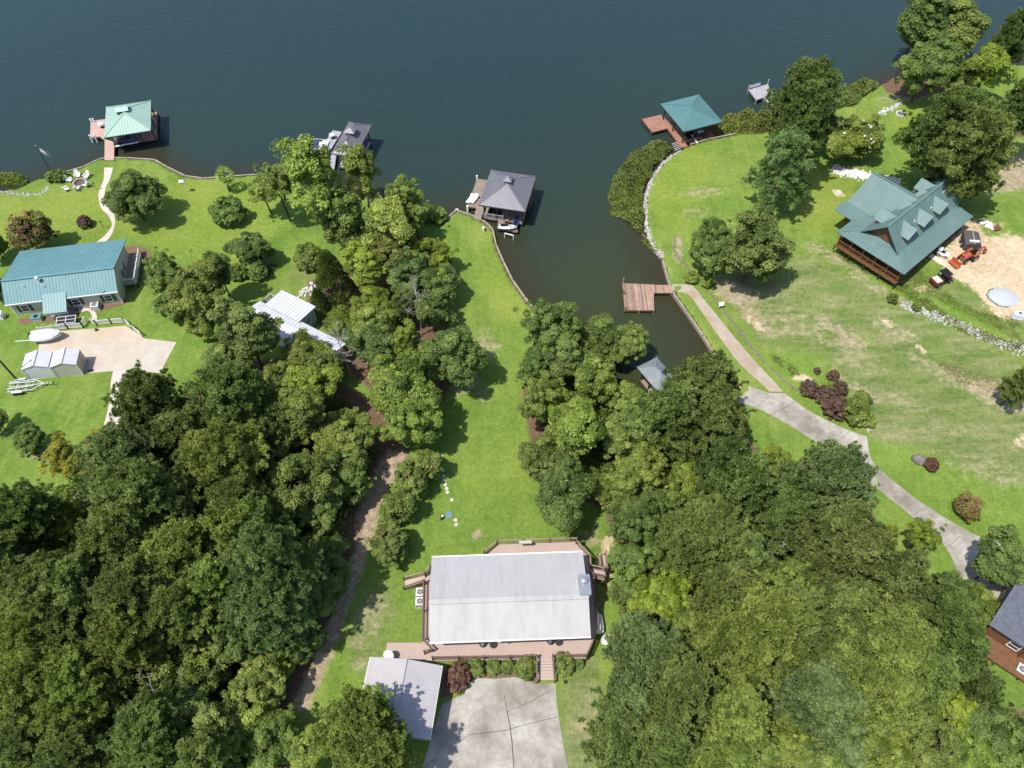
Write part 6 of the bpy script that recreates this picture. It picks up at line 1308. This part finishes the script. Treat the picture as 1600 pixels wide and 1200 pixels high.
MB().slab([(-.55,-.68,1.9),(.6,-.68,1.95),(.6,.68,1.95),(-.55,.68,1.9)], .06).build('canopy', BK, T); cg = MB(); [cg.tube((x0_,s*.64,.9), (x1_,s*.64,1.88), .035) for s in (-1,1) for x0_, x1_ in ((-.45,-.5),(.75,.5))]; cg.build('roll_cage', BK, T); [wheel(T, x_, s*.68, .34, .28) for x_ in (-.95,1.0) for s in (-1,1)]
# tractor with loader and backhoe arm
p = at(1511, 405); T = thing('tractor', 'orange compact tractor with front loader on the sandy plot', 'tractor', tuple(p), R_(205)); OP = MAT['orange_paint']
MB().loft([[(.1,-.35,.65),(.1,.35,.65),(.1,.35,1.25),(.1,-.35,1.25)],[(1.3,-.3,.65),(1.3,.3,.65),(1.3,.28,1.12),(1.3,-.28,1.12)]]).build('bonnet', OP, T); MB().box((-.35,0,.7), (1.1,.7,.4)).build('chassis', BK, T); MB().box((-.45,0,1.05), (.5,.5,.2)).box((-.72,0,1.3), (.1,.5,.45)).build('seat', BK, T)
[MB().box((-.45,s*.62,1.1), (.9,.32,.08)).build('mudguard', OP, T) for s in (-1,1)]; cg = MB(); [cg.bar((-.85,s*.5,.9), (-.85,s*.5,2.2), .07,.07) for s in (-1,1)]; cg.bar((-.85,-.53,2.2), (-.85,.53,2.2), .07,.07); cg.build('roll_bar', BK, T); MB().slab([(-1.2,-.6,2.25),(.1,-.6,2.25),(.1,.6,2.25),(-1.2,.6,2.25)], .06).build('canopy', OP, T) if False else MB().box((-.1,0,1.3), (.06,.3,.3)).build('steering_wheel', BK, T)
[wheel(T, -.45, s*.68, .55, .36) for s in (-1,1)]; [wheel(T, 1.0, s*.55, .36, .24) for s in (-1,1)]
la = MB(); [la.bar((.1,s*.45,1.1), (1.3,s*.45,1.25), .1,.16).bar((1.3,s*.45,1.25), (2.1,s*.45,.45), .1,.16) for s in (-1,1)]; la.bar((1.35,-.45,1.2), (1.35,.45,1.2), .1,.1); la.build('loader_arm', OP, T); MB().loft([[(2.1,y_,.1),(2.75,y_,.12),(2.2,y_,.2),(2.15,y_,.75)] for y_ in (-.8,.8)]).build('bucket', OP, T)
bh = MB(); bh.bar((-1.0,0,.7), (-1.9,.1,1.7), .16,.2).bar((-1.9,.1,1.7), (-2.6,.2,1.0), .14,.18); bh.build('backhoe_boom', OP, T); MB().loft([[(-2.8,y_,.5),(-2.4,y_,.45),(-2.45,y_,.95),(-2.7,y_,1.0)] for y_ in (.0,.4)]).build('backhoe_bucket', OP, T)
# dump trailer under tarp
p = at(1513, 383); T = thing('dump_trailer', 'trailer with dark tarp cover behind the orange tractor', 'trailer', tuple(p), R_(-12)); MB().box((0,0,.75), (2.0,2.7,.9)).build('trailer_bed', MAT['tarp_dark'], T)
MB().loft([[(-1.05,y_,1.2),(1.05,y_,1.2),(.5,y_,1.5+k_),(-.4,y_,1.45+k_)] for y_, k_ in ((-1.4,.0),(-.5,.12),(.5,.08),(1.4,-.05))]).build('tarp_cover', MAT['tarp_dark'], T); MB().bar((0,-1.42,1.58), (0,1.42,1.58), .08,.05).build('strap', MAT['tan_plywood'], T); [wheel(T, s*1.1, y_, .38, .22) for s in (-1,1) for y_ in (-.45,.45)]
for w_ in T.children:
    if w_.name.startswith('wheel'): w_.rotation_euler = (0, math.pi/2, 0)
[MB().box((-.5+.3*i,-1.0,1.62+.03*i), (.4,.35,.18), i*.7).build('debris', MAT[('tarp','rock','cream_stone')[i % 3]], T) for i in range(4)]
# toy car
p = at(1472, 399); T = thing('toy_car', 'small white ride on toy car beside the log house porch', 'toy car', tuple(p), R_(-35)); HW = MAT['white_plastic']
MB().loft([[(-.8,-.4,.25),(-.8,.4,.25),(-.8,.38,.6),(-.8,-.38,.6)],[(.1,-.42,.25),(.1,.42,.25),(.1,.4,.62),(.1,-.4,.62)],[(.8,-.38,.28),(.8,.38,.28),(.8,.32,.52),(.8,-.32,.52)]]).build('body', HW, T); MB().box((-.1,0,.63), (.5,.6,.06)).build('seat', BK, T); MB().bar((.2,-.36,.75), (.2,.36,.75), .04,.25).build('windscreen', MAT['glass'], T); MB().slab([(-.85,-.4,.98),(-.3,-.4,.98),(-.3,.4,.98),(-.85,.4,.98)],.05).build('canopy', HW, T); [wheel(T, x_, s*.4, .22, .16) for x_ in (-.5,.5) for s in (-1,1)]
# bags
r0 = random.Random(9)
for i, (u, v) in enumerate(((1534,350),(1538,348),(1543,349),(1541,354),(1546,356),(1550,358),(1546,351))):
    p = at(u, v); T = MB().loft([[(s_*.45*math.cos(t_)*r0.uniform(.8,1.1), s_*.3*math.sin(t_)*r0.uniform(.8,1.1), z_) for t_ in np.linspace(0,2*math.pi,8,endpoint=False)] for s_, z_ in ((.7,0),(1.05,.12),(.95,.25),(.5,.34))])
    o = T.build('refuse_sack', MAT['white_plastic'], None, tuple(p), r0.random()*3, True); tag(o, 'white sack in the heap above the tarp trailer, '+('leftmost', 'second from the left', 'at the top', 'in the middle', 'in the near row', 'nearest the brown crate', 'behind the middle one')[i], 'sack', 'white sacks heaped on the sandy plot')
p = at(1556, 359); o = MB().box((0,0,.25), (.9,.7,.5)).box((.1,.1,.55), (.6,.5,.12), .4).build('crate', MAT['log_wood'], None, tuple(p), .5); tag(o, 'dark brown crate at the end of the white sacks', 'crate')
# gravel heap
mgx = MB(); rings = []
for s_, z_ in ((1.05,-.1),(.9,.25),(.65,.75),(.35,1.1),(.1,1.25)): rings.append([(2.1*s_*math.cos(t_)*r0.uniform(.92,1.08), 1.75*s_*math.sin(t_)*r0.uniform(.92,1.08), z_*.4) for t_ in np.linspace(0,2*math.pi,22,endpoint=False)])
o = mgx.loft(rings).build('gravel_heap', MAT['gravel'], None, tuple(at(1570, 464)), 0, True); tag(o, 'pale grey gravel heap on the sandy plot', 'gravel heap')
p = at(1588, 497); T = thing('water_tank', 'small white tank at the right edge below the gravel', 'tank', tuple(p), -.3); MB().box((0,0,.55), (1.3,.8,.8)).build('tank_shell', MAT['white_plastic'], T); MB().lathe([(.2,.95),(.2,1.05),(.01,1.07)], n=10).build('cap', MAT['blue_plastic'], T); MB().box((0,0,.07), (1.4,.9,.14)).build('skid', MAT['galvanised'], T)
p = at(1584, 546); T = thing('metal_pole', 'leaning grey metal pole beside the rock strip', 'pole', tuple(p)); MB().tube((0,0,-.2), (.5,.2,3.0), .08,.07,8).build('shaft', GV, T); MB().tube((.05,-.05,0), (-.15,.0,1.2), .05).build('brace', BK, T)
p = at(1407, 179); T = thing('fire_ring', 'small grey fire ring on the far lawn', 'fire ring', tuple(p)); [MB().box((.7*math.cos(t_),.7*math.sin(t_),.12), (.4,.25,.26), t_+math.pi/2).build('stone', MAT['rock'], T) for t_ in np.linspace(0,2*math.pi,10,endpoint=False)]; MB().lathe([(.01,.04),(.6,.04),(.6,0)], n=10).build('ash_bed', MAT['ash'], T)
p = at(1310, 302); T = thing('stump', 'sawn tree stump with chips on the lawn left of the log house', 'stump', tuple(p)); MB().lathe([(.62,-.1),(.5,.12),(.42,.3),(.01,.31)], n=11).build('wood', MAT['cream_stone'], T)
